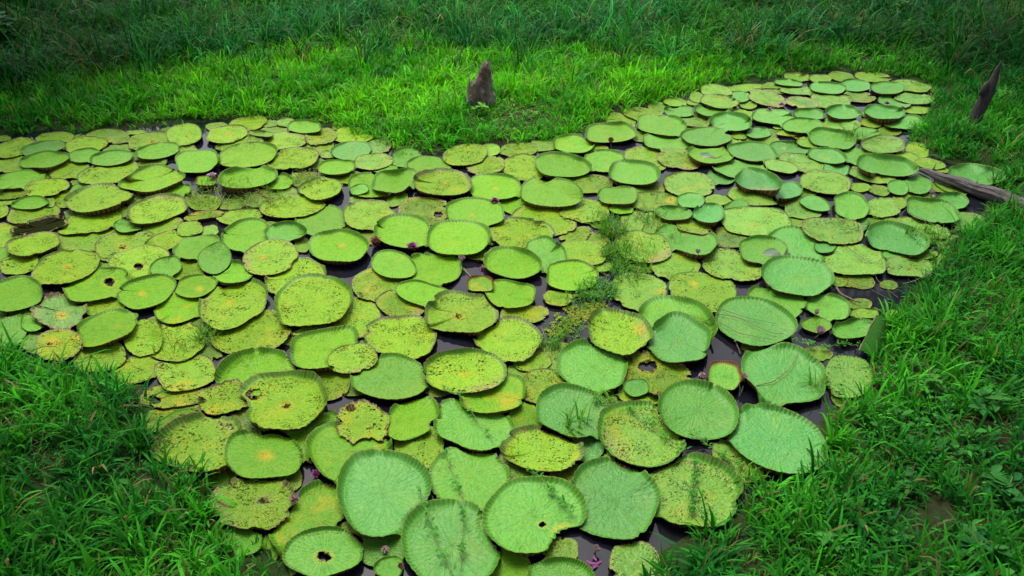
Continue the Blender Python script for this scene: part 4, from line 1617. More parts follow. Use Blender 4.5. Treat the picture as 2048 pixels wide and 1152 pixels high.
TUFTS = [
    (1225, 468, 28, 150, 0.46, "tall green grass clump among the pads, upper part of the tangle", 0.05, 1.2, 0),
    (1232, 512, 34, 170, 0.40, "green grass clump halfway down the tangle in the pond middle", 0.05, 1.1, 0.2),
    (1255, 545, 44, 190, 0.34, "grass clump spreading right at the foot of the pond tangle", 0.05, 1.0, 0.4),
    (1195, 585, 42, 150, 0.26, "leafy clump at the lower left foot of the pond tangle", 0.0, 1.0, 1.6),
    (1165, 608, 40, 110, 0.26, "thin green weeds trailing over the yellow floating weed patch", 0.05, 0.8, 0.3),
    (1282, 498, 34, 80, 0.26, "wispy grass on the weedy pads right of the pond tangle", 0.1, 0.7, 0),
    (1205, 440, 24, 70, 0.30, "wispy grass on a ragged pad above the pond tangle", 0.1, 0.7, 0),
    (1300, 440, 32, 80, 0.30, "sparse grass sprouts on dead leaves right of the tall clump", 0.15, 0.9, 0),
    (1135, 662, 34, 80, 0.30, "grass sprouts beside the yellow floating weed patch", 0.1, 0.9, 0.2),
    (1100, 690, 24, 60, 0.28, "grass clump against the left edge of a big pad", 0.1, 0.9, 0.3),
    (440, 388, 64, 460, 0.30, "dry yellowish grass mat on the left pads", 0.45, 0.8, 0),
    (530, 402, 48, 220, 0.28, "loose dry grass trailing right of the left mat", 0.5, 0.8, 0),
    (612, 362, 38, 150, 0.24, "yellow grass scraps on a rotted leaf left of the water gap", 0.55, 0.8, 0.2),
    (412, 678, 22, 70, 0.34, "green grass sprouts on the left pads above the brown crust", 0.1, 0.9, 0),
    (345, 700, 36, 46, 0.22, "thin grass sprouts on a left pad with a brown hole", 0.15, 0.7, 0),
    (246, 412, 12, 22, 0.20, "tiny pale grass sprig between two left pads", 0.1, 0.7, 0),
    (1710, 275, 24, 70, 0.36, "green grass clump on the far right pads", 0.1, 0.9, 0),
    (1148, 845, 26, 24, 0.34, "fresh reed sprout bent over on a smooth front pad", 0.0, 1.9, 0),
    (1205, 800, 20, 18, 0.34, "reed blades leaning across the rim of two front pads", 0.05, 1.7, 0),
    (1638, 772, 20, 44, 0.36, "thin green stalks on the rim of the pale pad by the bank", 0.05, 0.8, 0),
    (1352, 478, 20, 26, 0.24, "short grass sprig on the weedy pad right of the tangle", 0.1, 0.8, 0),
    (1500, 975, 40, 60, 0.34, "grass leaning from the bank over the front right pads", 0.0, 1.2, 0),
    (1852, 478, 40, 190, 0.26, "green shoots overgrowing the pads by the right bank", 0.05, 1.0, 0.5)]
for i_, (a, b, r, n, h, lb, dr, wd_, lf) in enumerate(TUFTS):
    grass_tuft(a, b, r, n, h, lb, dr, wd_, i_, leafy=lf)


# ------------------------------------------------------------------ solid helpers
def tube(name, pts, rads, mat, parent=None, sides=8, rough=0.0, seed=0, groove=0.0, flat=1.0):
    g = np.random.default_rng(seed)
    pts = [Vector(p) for p in pts]
    V = []; F = []
    n = len(pts)
    ph = g.uniform(0, 6.28, 8)
    for i, p in enumerate(pts):
        d = (pts[min(i + 1, n - 1)] - pts[max(i - 1, 0)]).normalized()
        up = Vector((0, 0, 1)) if abs(d.z) < 0.9 else Vector((0, 1, 0))
        s = d.cross(up).normalized(); u = s.cross(d).normalized()
        for k in range(sides):
            a = 2 * math.pi * k / sides
            r = rads[i] * (1 + rough * g.normal(0, 1) + groove * (math.sin(5 * a + ph[0] + 0.25 * i) + 0.7 * math.sin(9 * a + ph[1] - 0.15 * i) + 0.4 * math.sin(14 * a + ph[2])))
            V.append(p + s * (math.cos(a) * r) + u * (math.sin(a) * r * flat))
    for i in range(n - 1):
        for k in range(sides):
            a, b = i * sides + k, i * sides + (k + 1) % sides
            F.append((a, b, b + sides, a + sides))
    for e, rev in ((0, True), (n - 1, False)):
        c = len(V)
        V.append(sum((V[e * sides + k] for k in range(sides)), Vector()) / sides)
        for k in range(sides):
            a, b = e * sides + k, e * sides + (k + 1) % sides
            F.append((b, a, c) if rev else (a, b, c))
    return link(from_faces(name, [tuple(v) for v in V], F, mat), name, parent)


def resample(pts, n):
    pts = [np.array(p, float) for p in pts]
    d = np.cumsum([0] + [np.linalg.norm(pts[i + 1] - pts[i]) for i in range(len(pts) - 1)])
    t = np.linspace(0, d[-1], n)
    P_ = np.array(pts)
    # light smoothing through Catmull-like averaging
    out = np.stack([np.interp(t, d, P_[:, k]) for k in range(P_.shape[1])], 1)
    for _ in range(3):
        out[1:-1] = 0.25 * out[:-2] + 0.5 * out[1:-1] + 0.25 * out[2:]
    return out


# ------------------------------------------------------------------ stump, post, log, board
def build_stump():
    B = STUMP_B
    mp = metres_per_px(962, 212)
    root = empty("tree_stump", B)
    g = np.random.default_rng(77)
    n, m = 64, 44
    V = []; F = []
    ph = g.uniform(0, 6.28, 12)
    prof_z = [0.0, 0.12, 0.35, 0.55, 0.72, 0.90, 1.08, 1.25, 1.40, 1.46]
    prof_r = [0.40, 0.35, 0.335, 0.32, 0.290, 0.225, 0.165, 0.125, 0.095, 0.070]
    for j in range(m):
        zq = 1.46 * (j / (m - 1)) ** 0.95; z = zq
        r0 = float(np.interp(z, prof_z, prof_r))
        cxo = max(0.0, 0.335 - r0) * 0.80 - 0.02 * z
        for k in range(n):
            a = 2 * math.pi * k / n
            lobes = 1 + 0.07 * math.sin(3 * a + ph[3]) + 0.06 * math.sin(5 * a + ph[4] + z) + 0.05 * math.sin(11 * a + ph[5] + z * 2.5) + 0.05 * math.sin(19 * a + ph[6] - 2 * z)
            lump = 0.09 * math.sin(6.5 * z + 2 * a + ph[7]) + 0.07 * math.sin(13 * z - 3 * a + ph[8]) + 0.05 * math.sin(25 * z + 5 * a + ph[9])
            # a scooped broken face on the front left
            q = (a - math.radians(235) + math.pi) % (2 * math.pi) - math.pi
            scoop = -0.55 * math.exp(-(q / 0.42) ** 2) * math.exp(-((z - 0.66) / 0.16) ** 2) - 0.3 * math.exp(-((q - 0.9) / 0.3) ** 2) * math.exp(-((z - 0.95) / 0.1) ** 2)
            r = r0 * (lobes + (1 + 0.9 * max(0, z - 0.5)) * lump + scoop + (0.03 + 0.06 * max(0, z - 0.6)) * g.normal())
            V.append((r * math.cos(a) + cxo, 0.85 * r * math.sin(a), 0.84 * z - 0.12 * (1 - min(1, z / 0.2)) + 0.035 * g.normal() * (z > 1.1)))
    for j in range(m - 1):
        for k in range(n):
            a, b = j * n + k, j * n + (k + 1) % n
            F.append((a, b, b + n, a + n))
    c = len(V); V.append((0.24, 0, 1.25))
    for k in range(n): F.append(((m - 1) * n + k, (m - 1) * n + (k + 1) % n, c))
    link(from_faces("trunk", V, F, M_STUMP), "trunk", root)
    # splintered shards on the broken face and peeling bark strips
    for s, (ax, az_, h0, h1, r0) in enumerate([(-0.20, -0.23, 0.02, 0.60, 0.03), (0.03, -0.31, 0.0, 0.78, 0.028), (0.20, -0.24, 0.0, 0.95, 0.03), (-0.352, -0.03, 0.0, 1.04, 0.075), (0.30, -0.1, 0.1, 0.9, 0.03)]):
        pts = [(ax + 0.06 * t + 0.02 * math.sin(5 * t), az_ * (1 - 0.25 * t), (h0 + (h1 - h0) * t) * 0.86) for t in np.linspace(0, 1, 6)]
        tube("bark_strip", pts, [r0, r0 * 1.05, r0 * 0.9, r0 * 0.7, r0 * 0.45, r0 * 0.1], M_STUMP, root, 7, 0.14, s, 0.16)
    # pale crust of fibre on the front
    mossy = []
    rng = np.random.default_rng(5)
    k = 1100
    a = rng.normal(-1.75, 0.6, k); zz = rng.uniform(0.30, 1.38, k)
    rr = np.interp(zz, prof_z, prof_r) * 0.98
    blades("dry_fibres", rr * np.cos(a) + np.maximum(0, 0.335 - np.interp(zz, prof_z, prof_r)) * 0.80 - 0.02 * zz, 0.85 * rr * np.sin(a), 0.84 * zz, rng.uniform(0.05, 0.14, k), rng.uniform(0.006, 0.014, k), a + rng.normal(0, 0.5, k), rng.uniform(0.6, 1.9, k), rng.uniform(0.3, 1.4, k),
           lerp3((0.13, 0.09, 0.06), (0.30, 0.22, 0.16), rng.uniform(0, 1, k)), root)
    tag(root, "jagged broken tree stump rising to a brown spire on the grassy bank", "tree stump")


build_stump()


def build_post():
    B = PG(1942, 256)
    mp = metres_per_px(1942, 256)
    root = empty("dead_post", B)
    u = -(121 - 576.0)
    rx_, ry_, rz_ = 2006 - 1024.0, u * sp_ + FPX * cp, u * cp - FPX * sp_
    tt = (B.y + 0.15) / ry_
    H = CAM_H + rz_ * tt - B.z
    X = rx_ * tt - B.x
    ts = np.linspace(0, 1, 22)
    pts, rad = [], []
    for t in ts:
        bow = 0.10 * math.sin(t * 3.0) + 0.10 * math.sin(t * 8.0)
        pts.append((X * (t ** 1.08) - bow * 0.2, 0.15 * t, -0.2 + (H + 0.2) * t))
        r = float(np.interp(t, [0, 0.6, 0.72, 0.85, 1], [0.175, 0.150, 0.112, 0.070, 0.020]))
        rad.append(max(0.025, r))
    tube("post", pts, rad, M_POST, root, 18, 0.03, 4, 0.045)
    q = [(X * 0.42 - 0.16, 0.0, H * 0.50), (X * 0.48 - 0.15, 0.02, H * 0.60), (X * 0.55 - 0.13, 0.03, H * 0.67), (X * 0.6 - 0.12, 0.03, H * 0.72)]
    tube("broken_stub", q, [0.07, 0.075, 0.05, 0.012], M_POST, root, 10, 0.06, 9, 0.06)
    tag(root, "dark dead tree post leaning right in the grass of the right bank", "dead post")


build_post()


def build_log():
    A = P(1836, 338, 0.17); Bp = P(1930, 370, 0.17); C_ = P(2040, 410, 0.15); D = P(2170, 460, 0.14)
    root = empty("fallen_log", A)
    pts = resample([tuple(A - A), tuple(Bp - A), tuple(C_ - A), tuple(D - A)], 34)
    pts[:, 2] += 0.015 * np.sin(np.arange(34) * 0.9)
    rad = np.interp(np.linspace(0, 1, 34), [0, 0.06, 0.3, 0.6, 1], [0.035, 0.085, 0.145, 0.205, 0.24])
    # grain runs along the log: build it along its own z axis so the wood grain follows it
    d = Vector(pts[-1] - pts[0]).normalized()
    rot = d.to_track_quat("Z", "Y")
    inv = rot.inverted()
    lp = [tuple(inv @ Vector(p)) for p in pts]
    o = tube("trunk", lp, rad, M_LOG, root, 30, 0.035, 12, 0.075, 0.86)
    o.rotation_mode = "QUATERNION"; o.rotation_quaternion = rot
    for s, (t, up, l) in enumerate([(3, 0.09, 0.20), (12, 0.13, 0.14)]):
        p = Vector(pts[t])
        q = tube("branch_stub", [p, p + Vector((0.02, 0.02, up)), p + Vector((0.06, 0.05, up + l * 0.7))], [0.03, 0.022, 0.007], M_LOG, root, 7, 0.05, s)
    g = np.random.default_rng(3)
    for s in range(5):
        t0 = 5 + s * 5
        a = g.uniform(0.6, 2.5)
        pp = []
        for t in np.linspace(t0, t0 + 6, 6):
            i0 = int(min(t, 32)); p = Vector(pts[i0]); r = rad[i0] * 1.0
            side = d.cross(Vector((0, 0, 1))).normalized()
            pp.append(p + side * math.cos(a) * r + Vector((0, 0, 1)) * math.sin(a) * r * 0.88)
        tube("bark_splinter", pp, [0.006, 0.016, 0.02, 0.02, 0.014, 0.004], M_LOG, root, 6, 0.08, s + 30)
    tag(root, "weathered grey fallen log lying from the right bank onto the pads", "log")


build_log()


def build_flap():
    """a big leaf folded up on edge against the bank: dark ribbed outside, pale lip"""
    c = [P(1752, 631, 0.24), P(1790, 646, 0.16), P(1776, 728, 0.12), P(1718, 703, 0.16)]
    o = c[3]
    root = empty("folded_leaf_flap", o)
    n = 26
    V = []; F = []
    g = np.random.default_rng(8)
    for i in range(n + 1):
        for j in range(n + 1):
            u, v = i / n, j / n
            p = (c[0] * (1 - u) + c[1] * u) * (1 - v) + (c[3] * (1 - u) + c[2] * u) * v - o
            bul = 0.10 * math.sin(math.pi * min(1, u * 1.1)) * (0.4 + 0.6 * math.sin(math.pi * v))
            rip = 0.016 * math.sin(v * 34 + 3 * u) * u
            edge = 0.05 * (math.sin(9 * v + 1) + 0.6 * math.sin(21 * v)) * max(0, u - 0.6)
            V.append((p.x + edge, p.y + 0.03 * math.sin(11 * u) * v, p.z + bul + rip - 0.16 * u * u))
    for i in range(n):
        for j in range(n):
            a = i * (n + 1) + j
            F.append((a, a + n + 1, a + n + 2, a + 1))
    flap = link(from_faces("leaf_side", V, F, M_MOSS), "leaf_side", root)
    so = flap.modifiers.new("thickness", "SOLIDIFY"); so.thickness = 0.008; so.offset = -1
    e0 = c[0] - o; e1 = c[3] - o
    pts = [e0 * (1 - t) + e1 * t + Vector((-0.006 + 0.008 * math.sin(13 * t), 0.0, 0.004 + 0.012 * math.sin(7 * t))) for t in np.linspace(0, 1, 13)]
    tube("pale_lip", pts, [0.008, 0.012, 0.010, 0.014, 0.011, 0.013, 0.010, 0.014, 0.012, 0.010, 0.013, 0.010, 0.007], M_EDGE, root, 7, 0.10, 2)
    tag(root, "dark green leaf flap folded up with a pale straight lip at the right bank", "leaf flap")


build_flap()


# ------------------------------------------------------------------ flowers and buds
def petal_mesh(name, n_list, length, width, opens, mat, parent, seed, curl=0.6, zoff=0.0):
    """rings of cupped petals in one mesh; opens = angle from the vertical per ring"""
    g = np.random.default_rng(seed)
    V = []; F = []
    for ring, n in enumerate(n_list):
        for k in range(n):
            az = 2 * math.pi * (k + 0.5 * ring) / n + g.normal(0, 0.10)
            op = opens[ring] + g.normal(0, 0.10)
            L = length * (1 - 0.16 * ring) * g.uniform(0.85, 1.1); W = width * (1 - 0.1 * ring)
            b = len(V)
            rows = 6
            px_, pz = 0.15 * length * 0.4, zoff
            for i in range(rows):
                s = i / (rows - 1)
                w = W * math.sin(math.pi * min(0.97, 0.10 + 0.88 * s)) ** 0.8 * (1 if i < rows - 1 else 0.15)
                for j in (-1, 0, 1):
                    rr = px_; side = j * w * 0.5; cup = 0.22 * w * (abs(j))
                    V.append((rr * math.cos(az) - side * math.sin(az), rr * math.sin(az) + side * math.cos(az), pz + cup))
                th = op + curl * (s - 0.35) * (-1 if opens[ring] < 0.5 else 0.6)
                px_ += math.sin(th) * L / (rows - 1); pz += math.cos(th) * L / (rows - 1)
            for i in range(rows - 1):
                for j in range(2):
                    a = b + i * 3 + j
                    F.append((a, a + 1, a + 4, a + 3))
    return link(from_faces(name, V, F, mat), name, parent)


def flower(px, py, size_px, kind, label, seed, mats=None, lift=0.03, tilt=(0, 0)):
    v = pad_surface(px, py)
    v = v + Vector((0, 0, lift))
    s = size_px * metres_per_px(px, py)
    root = empty("water_lily_flower" if kind in ("open", "wilt") else ("flower_bud" if kind == "bud" else "flower_husk"), v)
    root.rotation_euler = (tilt[0], tilt[1], seed)
    if kind == "open":
        petal_mesh("petals", (9, 8, 6), s * 0.52, s * 0.26, (1.25, 0.85, 0.45), (mats or M_PINK), root, seed)
        petal_mesh("stamens", (9,), s * 0.20, s * 0.05, (0.35,), M_PALE, root, seed + 50, zoff=0.02 * s)
        petal_mesh("sepals", (4,), s * 0.5, s * 0.26, (1.45,), M_SEPAL, root, seed + 60, zoff=-0.02 * s)
    elif kind == "wilt":
        petal_mesh("petals", (10, 7), s * 0.5, s * 0.16, (1.7, 1.2), (mats or M_PINK), root, seed, curl=1.2)
        petal_mesh("sepals", (4,), s * 0.42, s * 0.24, (0.9,), M_SEPAL, root, seed + 60)
        petal_mesh("stamens", (6,), s * 0.18, s * 0.06, (0.3,), M_SEPAL, root, seed + 70)
    elif kind == "bud":
        petal_mesh("petals", (6, 5), s * 1.0, s * 0.50, (0.42, 0.25), (mats or M_PALE), root, seed, curl=1.25)
        petal_mesh("sepals", (4,), s * 0.85, s * 0.48, (0.52,), M_SEPAL, root, seed + 60, curl=1.3)
        tube("stem", [(0, 0, 0.02), (0.02, -0.01, -0.05), (0.06, -0.03, -0.10)], [0.012, 0.012, 0.012], M_STEM, root, 7)
    elif kind == "husk":
        petal_mesh("sepals", (5, 4), s * 0.9, s * 0.55, (0.55, 0.35), M_HUSK, root, seed, curl=1.2)
        petal_mesh("dry_petals", (7,), s * 0.45, s * 0.14, (1.4,), M_PINK, root, seed + 9)
    cat = "flower" if kind in ("open", "wilt") else ("bud" if kind == "bud" else "flower husk")
    tag(root, label, cat, "water lily flowers and buds")
    return root


FLOWERS = [
    (425, 357, 20, "open", "white open flower above the small red rimmed leaf on the left", M_PALE, 0.06),
    (825, 497, 24, "open", "bright magenta flower floating in the central water gap", M_PINK, 0.03),
    (752, 493, 22, "husk", "brown flower husk floating left of the magenta flower", None, 0.02),
    (924, 531, 15, "bud", "pale pink bud on a long stem in the central gap", M_PALE, 0.10),
    (966, 538, 17, "wilt", "faded purple flower against the rim of a central pad", M_PINK, 0.02),
    (990, 405, 18, "open", "purple flower wedged between two big central pads", M_PINK, 0.04),
    (1221, 290, 13, "bud", "dark red bud standing in the water below the stump", M_HUSK, 0.06),
    (1395, 511, 11, "bud", "tiny pink and white bud between speckled pads on the right", M_PALE, 0.05),
    (1486, 768, 14, "bud", "white bud on a stem beside the red rimmed leaf", M_PALE, 0.10),
    (1404, 752, 17, "wilt", "small pale pink flower in water left of the red rimmed leaf", M_PALE, 0.02),
    (1638, 674, 19, "bud", "half open pink and white bud below a small yellow pad", M_PALE, 0.06),
    (1632, 631, 11, "bud", "tiny brown and white bud above a small yellow pad", M_PALE, 0.03),
    (633, 954, 22, "open", "purple flower in the front gap beneath a pad edge", M_PINK, 0.05),
    (588, 1004, 20, "wilt", "withered pink flower on the dying olive pad", M_PINK, 0.06),
    (770, 1102, 18, "wilt", "pale pink flower resting on a dull submerged leaf", M_PALE, 0.03),
    (803, 1142, 14, "bud", "dark bud with white seams at the bottom picture edge", M_SEPAL, 0.05),
    (1193, 1108, 14, "bud", "brown and white bud standing upright in the front water", M_PALE, 0.06),
    (1563, 214, 15, "open", "pink flower among the far right pads", M_PINK, 0.04),
    (1538, 220, 13, "wilt", "dull pink withered flower left of the far right pink one", M_PINK, 0.03),
    (1773, 212, 13, "open", "mauve flower on a far pad near the right bank", M_PINK, 0.06),
    (1805, 218, 11, "wilt", "small pink flower right of the far mauve one", M_PINK, 0.05),
    (1862, 393, 13, "bud", "pale pink flower bud below the fallen log", M_PALE, 0.05)]
for i_, (a, b, s, k, lb, mt, lf) in enumerate(FLOWERS):
    flower(a, b, s, k, lb, 100 + i_, mt, lf)

# loose petals on the front water
root = empty("loose_petals", P(1185, 1132, 0.008))
g_ = np.random.default_rng(2)
V, F = [], []
for k in range(9):
    a = g_.uniform(0, 6.28); cx, cy = g_.normal(0, 0.045), g_.normal(0, 0.04)
    b = len(V)
    for (u, v) in ((-0.045, 0), (-0.015, 0.016), (0.03, 0.013), (0.045, 0), (0.03, -0.013), (-0.015, -0.016)):
        V.append((cx + u * math.cos(a) - v * math.sin(a), cy + u * math.sin(a) + v * math.cos(a), 0.004 * k + 0.25 * abs(v)))
    F.append(tuple(range(b, b + 6)))
link(from_faces("petals", V, F, M_PINK), "petals", root)
tag(root, "loose purple petals floating below the brown and white bud", "petals")

# stalk of the long-stemmed bud, lying in the water
o = tube("bud_stalk", [P(927, 536, 0.05), P(934, 545, 0.02), P(941, 553, 0.012), P(948, 560, -0.02)], [0.010] * 4, M_STEM, None, 7)
tag(o, "thin green stalk lying in water between the pale bud and yellow leaf", "stalk")
o = tube("bud_stalk", [P(1486, 772, 0.06), P(1484, 780, 0.03), P(1481, 790, -0.02)], [0.013] * 3, M_STEM, None, 7)
tag(o, "short thick green stalk running down from the white bud", "stalk")


# ------------------------------------------------------------------ rain puddles standing on dished leaves
def puddle(px, py, rx, ry, label, seed):
    v = pad_surface(px, py)
    d = min((d for d in PADS if math.hypot(v.x - d["c"][0], v.y - d["c"][1]) < d["Rmax"]), key=lambda d: -d["base"])
    z = v.z - 0.006
    g = np.random.default_rng(seed)
    n = 40
    t = np.arange(n) / n * 2 * math.pi
    rr = 1 + 0.06 * np.cos(2 * t + 1) + 0.07 * np.cos(3 * t + g.uniform(0, 6)) + 0.04 * np.cos(5 * t + g.uniform(0, 6))
    x, y, _ = unproj(px + rx * rr * np.cos(-t), py + ry * rr * np.sin(-t), z)
    V = [(float(a - v.x), float(b - v.y), 0.0) for a, b in zip(x, y)] + [(float(a - v.x) * 1.03, float(b - v.y) * 1.03, -0.012) for a, b in zip(x, y)]
    F = [tuple(range(n))] + [(k, n + k, n + (k + 1) % n, (k + 1) % n) for k in range(n)]
    o = link(from_faces("rain_puddle", V, F, M_PUD, smooth=False), "rain_puddle", None, (v.x, v.y, z))
    tag(o, label, "puddle", "rain puddles on lily pads")


puddle(1423, 310, 22, 7, "pale round rain puddle on a bright pad right of the red bud", 1)
puddle(1552, 505, 26, 9, "grey wedge of rain water lying on a dished right pad", 2)


# ------------------------------------------------------------------ vines and dry stems across the pads
def on_pads(pts, x0, y0, s, n, lift):
    q = resample([(x0 + a / s, y0 + b / s) for a, b in pts], n)
    out = []
    for a, b in q:
        v = pad_surface(a, b)
        out.append([v.x, v.y, v.z + lift])
    out = np.array(out)
    for _ in range(4): out[1:-1, 2] = np.maximum(out[1:-1, 2], 0.5 * (out[:-2, 2] + out[2:, 2]))
    return out


def vine(pts, x0, y0, s, label, seed, leafy=1.0):
    rng = np.random.default_rng(seed)
    q = on_pads(pts, x0, y0, s, 26, 0.055)
    q[:, 2] += 0.012 * np.sin(np.arange(26) * 1.3)
    root = empty("creeping_vine", Vector(q[0]))
    lp = q - q[0]
    tube("stem", lp, [0.0055] * 26, M_STEM, root, 6)
    on = np.sin(np.arange(26) * 0.95 + seed) > -0.2
    runs, cur = [], []
    for k in range(26):
        if on[k]: cur.append(k)
        elif cur: runs.append(cur); cur = []
    if cur: runs.append(cur)
    for run in runs:
        n = max(3, int(len(run) * 5 * leafy))
        i = rng.choice(run, n)
        l = rng.uniform(0.035, 0.085, n)
        leaves("leaflets", lp[i, 0] + rng.normal(0, 0.022, n), lp[i, 1] + rng.normal(0, 0.022, n), lp[i, 2] + rng.uniform(0, 0.05, n), l, l * 0.42, rng.uniform(0, 6.28, n), rng.uniform(-0.2, 0.6, n),
               lerp3((0.02, 0.16, 0.02), (0.08, 0.32, 0.025), rng.uniform(0, 1, n)), root)
    tag(root, label, "vine", "leafy vines creeping over the pads")


vine([(410, 40), (520, 320), (590, 510), (580, 700), (560, 1000), (550, 1150)], 800, 900, 4.571, "leafy vine running straight down the middle of the bottom pad", 1)
vine([(180, 380), (270, 660), (350, 890), (440, 1060), (480, 1150)], 800, 900, 4.571, "leafy vine slanting over the left half of the bottom pad", 2, 0.7)
vine([(1180, 225), (1290, 290), (1400, 420), (1500, 520), (1570, 600)], 800, 900, 4.571, "leafy vine on the pad with a yellow-edged bite", 3)
vine([(1500, 450), (1640, 590), (1780, 690), (2040, 890), (2160, 960)], 950, 720, 5.12, "leafy vine crossing the broad speckled pad right of the reed sprout", 4, 0.9)
vine([(380, 750), (470, 820), (600, 920), (780, 1030), (960, 1130)], 1300, 720, 5.12, "thin leafy vine spanning the dark gap at front right", 5, 0.6)
vine([(1100, 120), (1075, 300), (1070, 450), (1055, 620)], 1150, 900, 4.571, "green vine down the middle of the pad at the right front bank", 6, 1.3)
vine([(1450, 340), (1640, 380), (1780, 600), (1900, 750), (1980, 830)], 600, 720, 5.12, "thin forked vine on the pad under the brown rim", 7, 0.5)
vine([(940, 640), (1080, 680), (1250, 730), (1430, 690), (1610, 690)], 1400, 560, 5.12, "broad-leaved vine trailing over water beside the dark leaf flap", 8, 1.4)
vine([(150, 330), (280, 320), (440, 270), (520, 230)], 1648, 400, 5.12, "green weed string along the rims near the right bank", 9, 0.8)


def stem(pts, x0, y0, s, label, r=0.006, seed=0):
    q = on_pads(pts, x0, y0, s, 22, 0.045)
    root_o = tube("dry_stem", q - q[0], np.linspace(r, r * 0.6, 22), M_TWIG, None, 6, 0.08, seed)
    root_o.location = q[0]
    tag(root_o, label, "dry stem", "dry stems lying on the pads")


stem([(150, 365), (380, 400), (560, 490), (740, 570), (850, 572)], 1400, 560, 5.12, "longest dry stem on the pad crossed by three stems", 0.007, 1)
stem([(185, 310), (450, 400), (780, 470)], 1400, 560, 5.12, "upper dry stem on the pad crossed by three stems", 0.005, 2)
stem([(170, 440), (400, 570), (560, 600), (760, 640)], 1400, 560, 5.12, "lower dry stem on the pad crossed by three stems", 0.006, 3)
stem([(560, 1110), (760, 1060), (930, 920), (1000, 770)], 1400, 560, 5.12, "curved dry stem on the big pale right pad", 0.008, 4)
stem([(350, 645), (385, 710), (410, 780)], 1400, 560, 5.12, "short brown stem standing in the water by the big pale pad", 0.010, 5)
stem([(200, 580), (420, 740), (610, 820)], 1648, 380, 5.12, "thin stem down the speckled pad near the right bank", 0.006, 6)
stem([(490, 880), (560, 970), (760, 1130)], 1648, 380, 5.12, "right dry stem on the pale pad left of the bank twig", 0.006, 7)
stem([(200, 930), (460, 1030), (680, 1150)], 1648, 380, 5.12, "left dry stem on the pale pad left of the bank twig", 0.005, 8)
stem([(800, 982), (960, 945), (1080, 890), (1310, 815)], 1648, 380, 5.12, "thicker grey twig reaching from a right pad into the bank grass", 0.012, 9)
stem([(860, 260), (1000, 310), (1160, 400), (1400, 480)], 1648, 380, 5.12, "thin dark stem beside the pads under the log", 0.008, 10)
stem([(1390, 95), (1430, 160), (1560, 230), (1640, 250)], 1400, 560, 5.12, "thick brown curved stalk rising from the water on the right", 0.022, 11)


# ------------------------------------------------------------------ floating weed between the pads
def floating_weed():
    rng = np.random.default_rng(51)
    X, Y, T_ = [], [], []
    for (cx, cy, rx, ry, n) in ((1155, 632, 44, 20, 620), (1118, 660, 26, 16, 220), (905, 418, 12, 18, 60), (1190, 612, 20, 10, 120)):
        a = rng.uniform(0, 6.28, n); q = np.sqrt(rng.uniform(0, 1, n))
        px, py = cx + rx * q * np.cos(a), cy + ry * q * np.sin(a)
        x, y, _ = unproj(px, py, 0.01)
        k = fbm(x, y, 52, 2.4, 2) > -0.18
        X.append(x[k]); Y.append(y[k])
    x = np.concatenate(X); y = np.concatenate(Y); n = len(x)
    l = rng.uniform(0.035, 0.07, n)
    o = leaves("floating_weed", x, y, 0.008 + rng.uniform(0, 0.02, n), l, l * 0.85, rng.uniform(0, 6.28, n), rng.uniform(-0.05, 0.15, n),
               lerp3((0.13, 0.21, 0.015), (0.28, 0.32, 0.03), rng.uniform(0, 1, n)))
    tag(o, "tiny yellow-green floating weed leaves in the central water", "floating weed", kind="stuff")


floating_weed()


# ------------------------------------------------------------------ broad-leaved plants that stand out in the grass
def plant(px, py, label, n, h, spread, leaf, colA, colB, seed, name="leafy_plant"):
    rng = np.random.default_rng(seed)
    v = PG(px, py)
    root = empty(name, v)
    ns = max(3, n // 9)
    tips = []
    for s in range(ns):
        a = rng.uniform(0, 6.28); r = spread * rng.uniform(0.2, 1)
        e = Vector((r * math.cos(a), r * math.sin(a), h * rng.uniform(0.55, 1.0)))
        pts = [Vector((0, 0, -0.05)), e * 0.5 + Vector((0, 0, 0.1 * h)), e]
        tube("stem", pts, [0.014, 0.011, 0.006], M_STEM, root, 6)
        tips.append((pts, e))
    x, y, z = [], [], []
    for k in range(n):
        pts, e = tips[k % ns]
        t = rng.uniform(0.35, 1.0)
        p = pts[1].lerp(pts[2], (t - 0.5) * 2) if t > 0.5 else pts[0].lerp(pts[1], t * 2)
        x.append(p.x); y.append(p.y); z.append(p.z)
    l = leaf * rng.uniform(0.6, 1.2, n)
    leaves("foliage", np.array(x), np.array(y), np.array(z), l, l * rng.uniform(0.45, 0.65, n), rng.uniform(0, 6.28, n), rng.uniform(-0.3, 0.5, n),
           lerp3(colA, colB, rng.uniform(0, 1, n)), root)
    tag(root, label, "plant", "broad-leaved plants in the bank grass")


G1, G2 = (0.05, 0.24, 0.015), (0.13, 0.38, 0.02)
D1, D2 = (0.010, 0.075, 0.028), (0.030, 0.15, 0.050)
plant(962, 232, "bright leafy seedling at the foot of the jagged stump", 34, 0.40, 0.18, 0.20, G1, G2, 1)
plant(1790, 48, "bright leafy plant in the dark tall grass on the far right", 40, 1.0, 0.4, 0.26, (0.03, 0.2, 0.012), (0.07, 0.30, 0.02), 2)
plant(1160, 74, "leafy shoot in tall grass behind and right of the stump", 34, 0.85, 0.35, 0.24, (0.03, 0.17, 0.012), (0.07, 0.25, 0.02), 3)
plant(1990, 205, "low leafy plant right of the leaning post", 40, 0.35, 0.35, 0.20, (0.03, 0.19, 0.02), (0.07, 0.27, 0.02), 4)
plant(15, 95, "dark large-leaved shrub at the far left edge, lower one", 120, 1.5, 0.9, 0.42, D1, D2, 5, "leafy_shrub")
plant(30, 30, "dark large-leaved shrub in the far left top corner", 150, 2.2, 1.2, 0.46, D1, D2, 6, "leafy_shrub")
plant(1960, 830, "large-leaved weed in the right bank grass, farthest of four", 46, 0.35, 0.32, 0.20, (0.015, 0.13, 0.022), (0.045, 0.22, 0.03), 7)
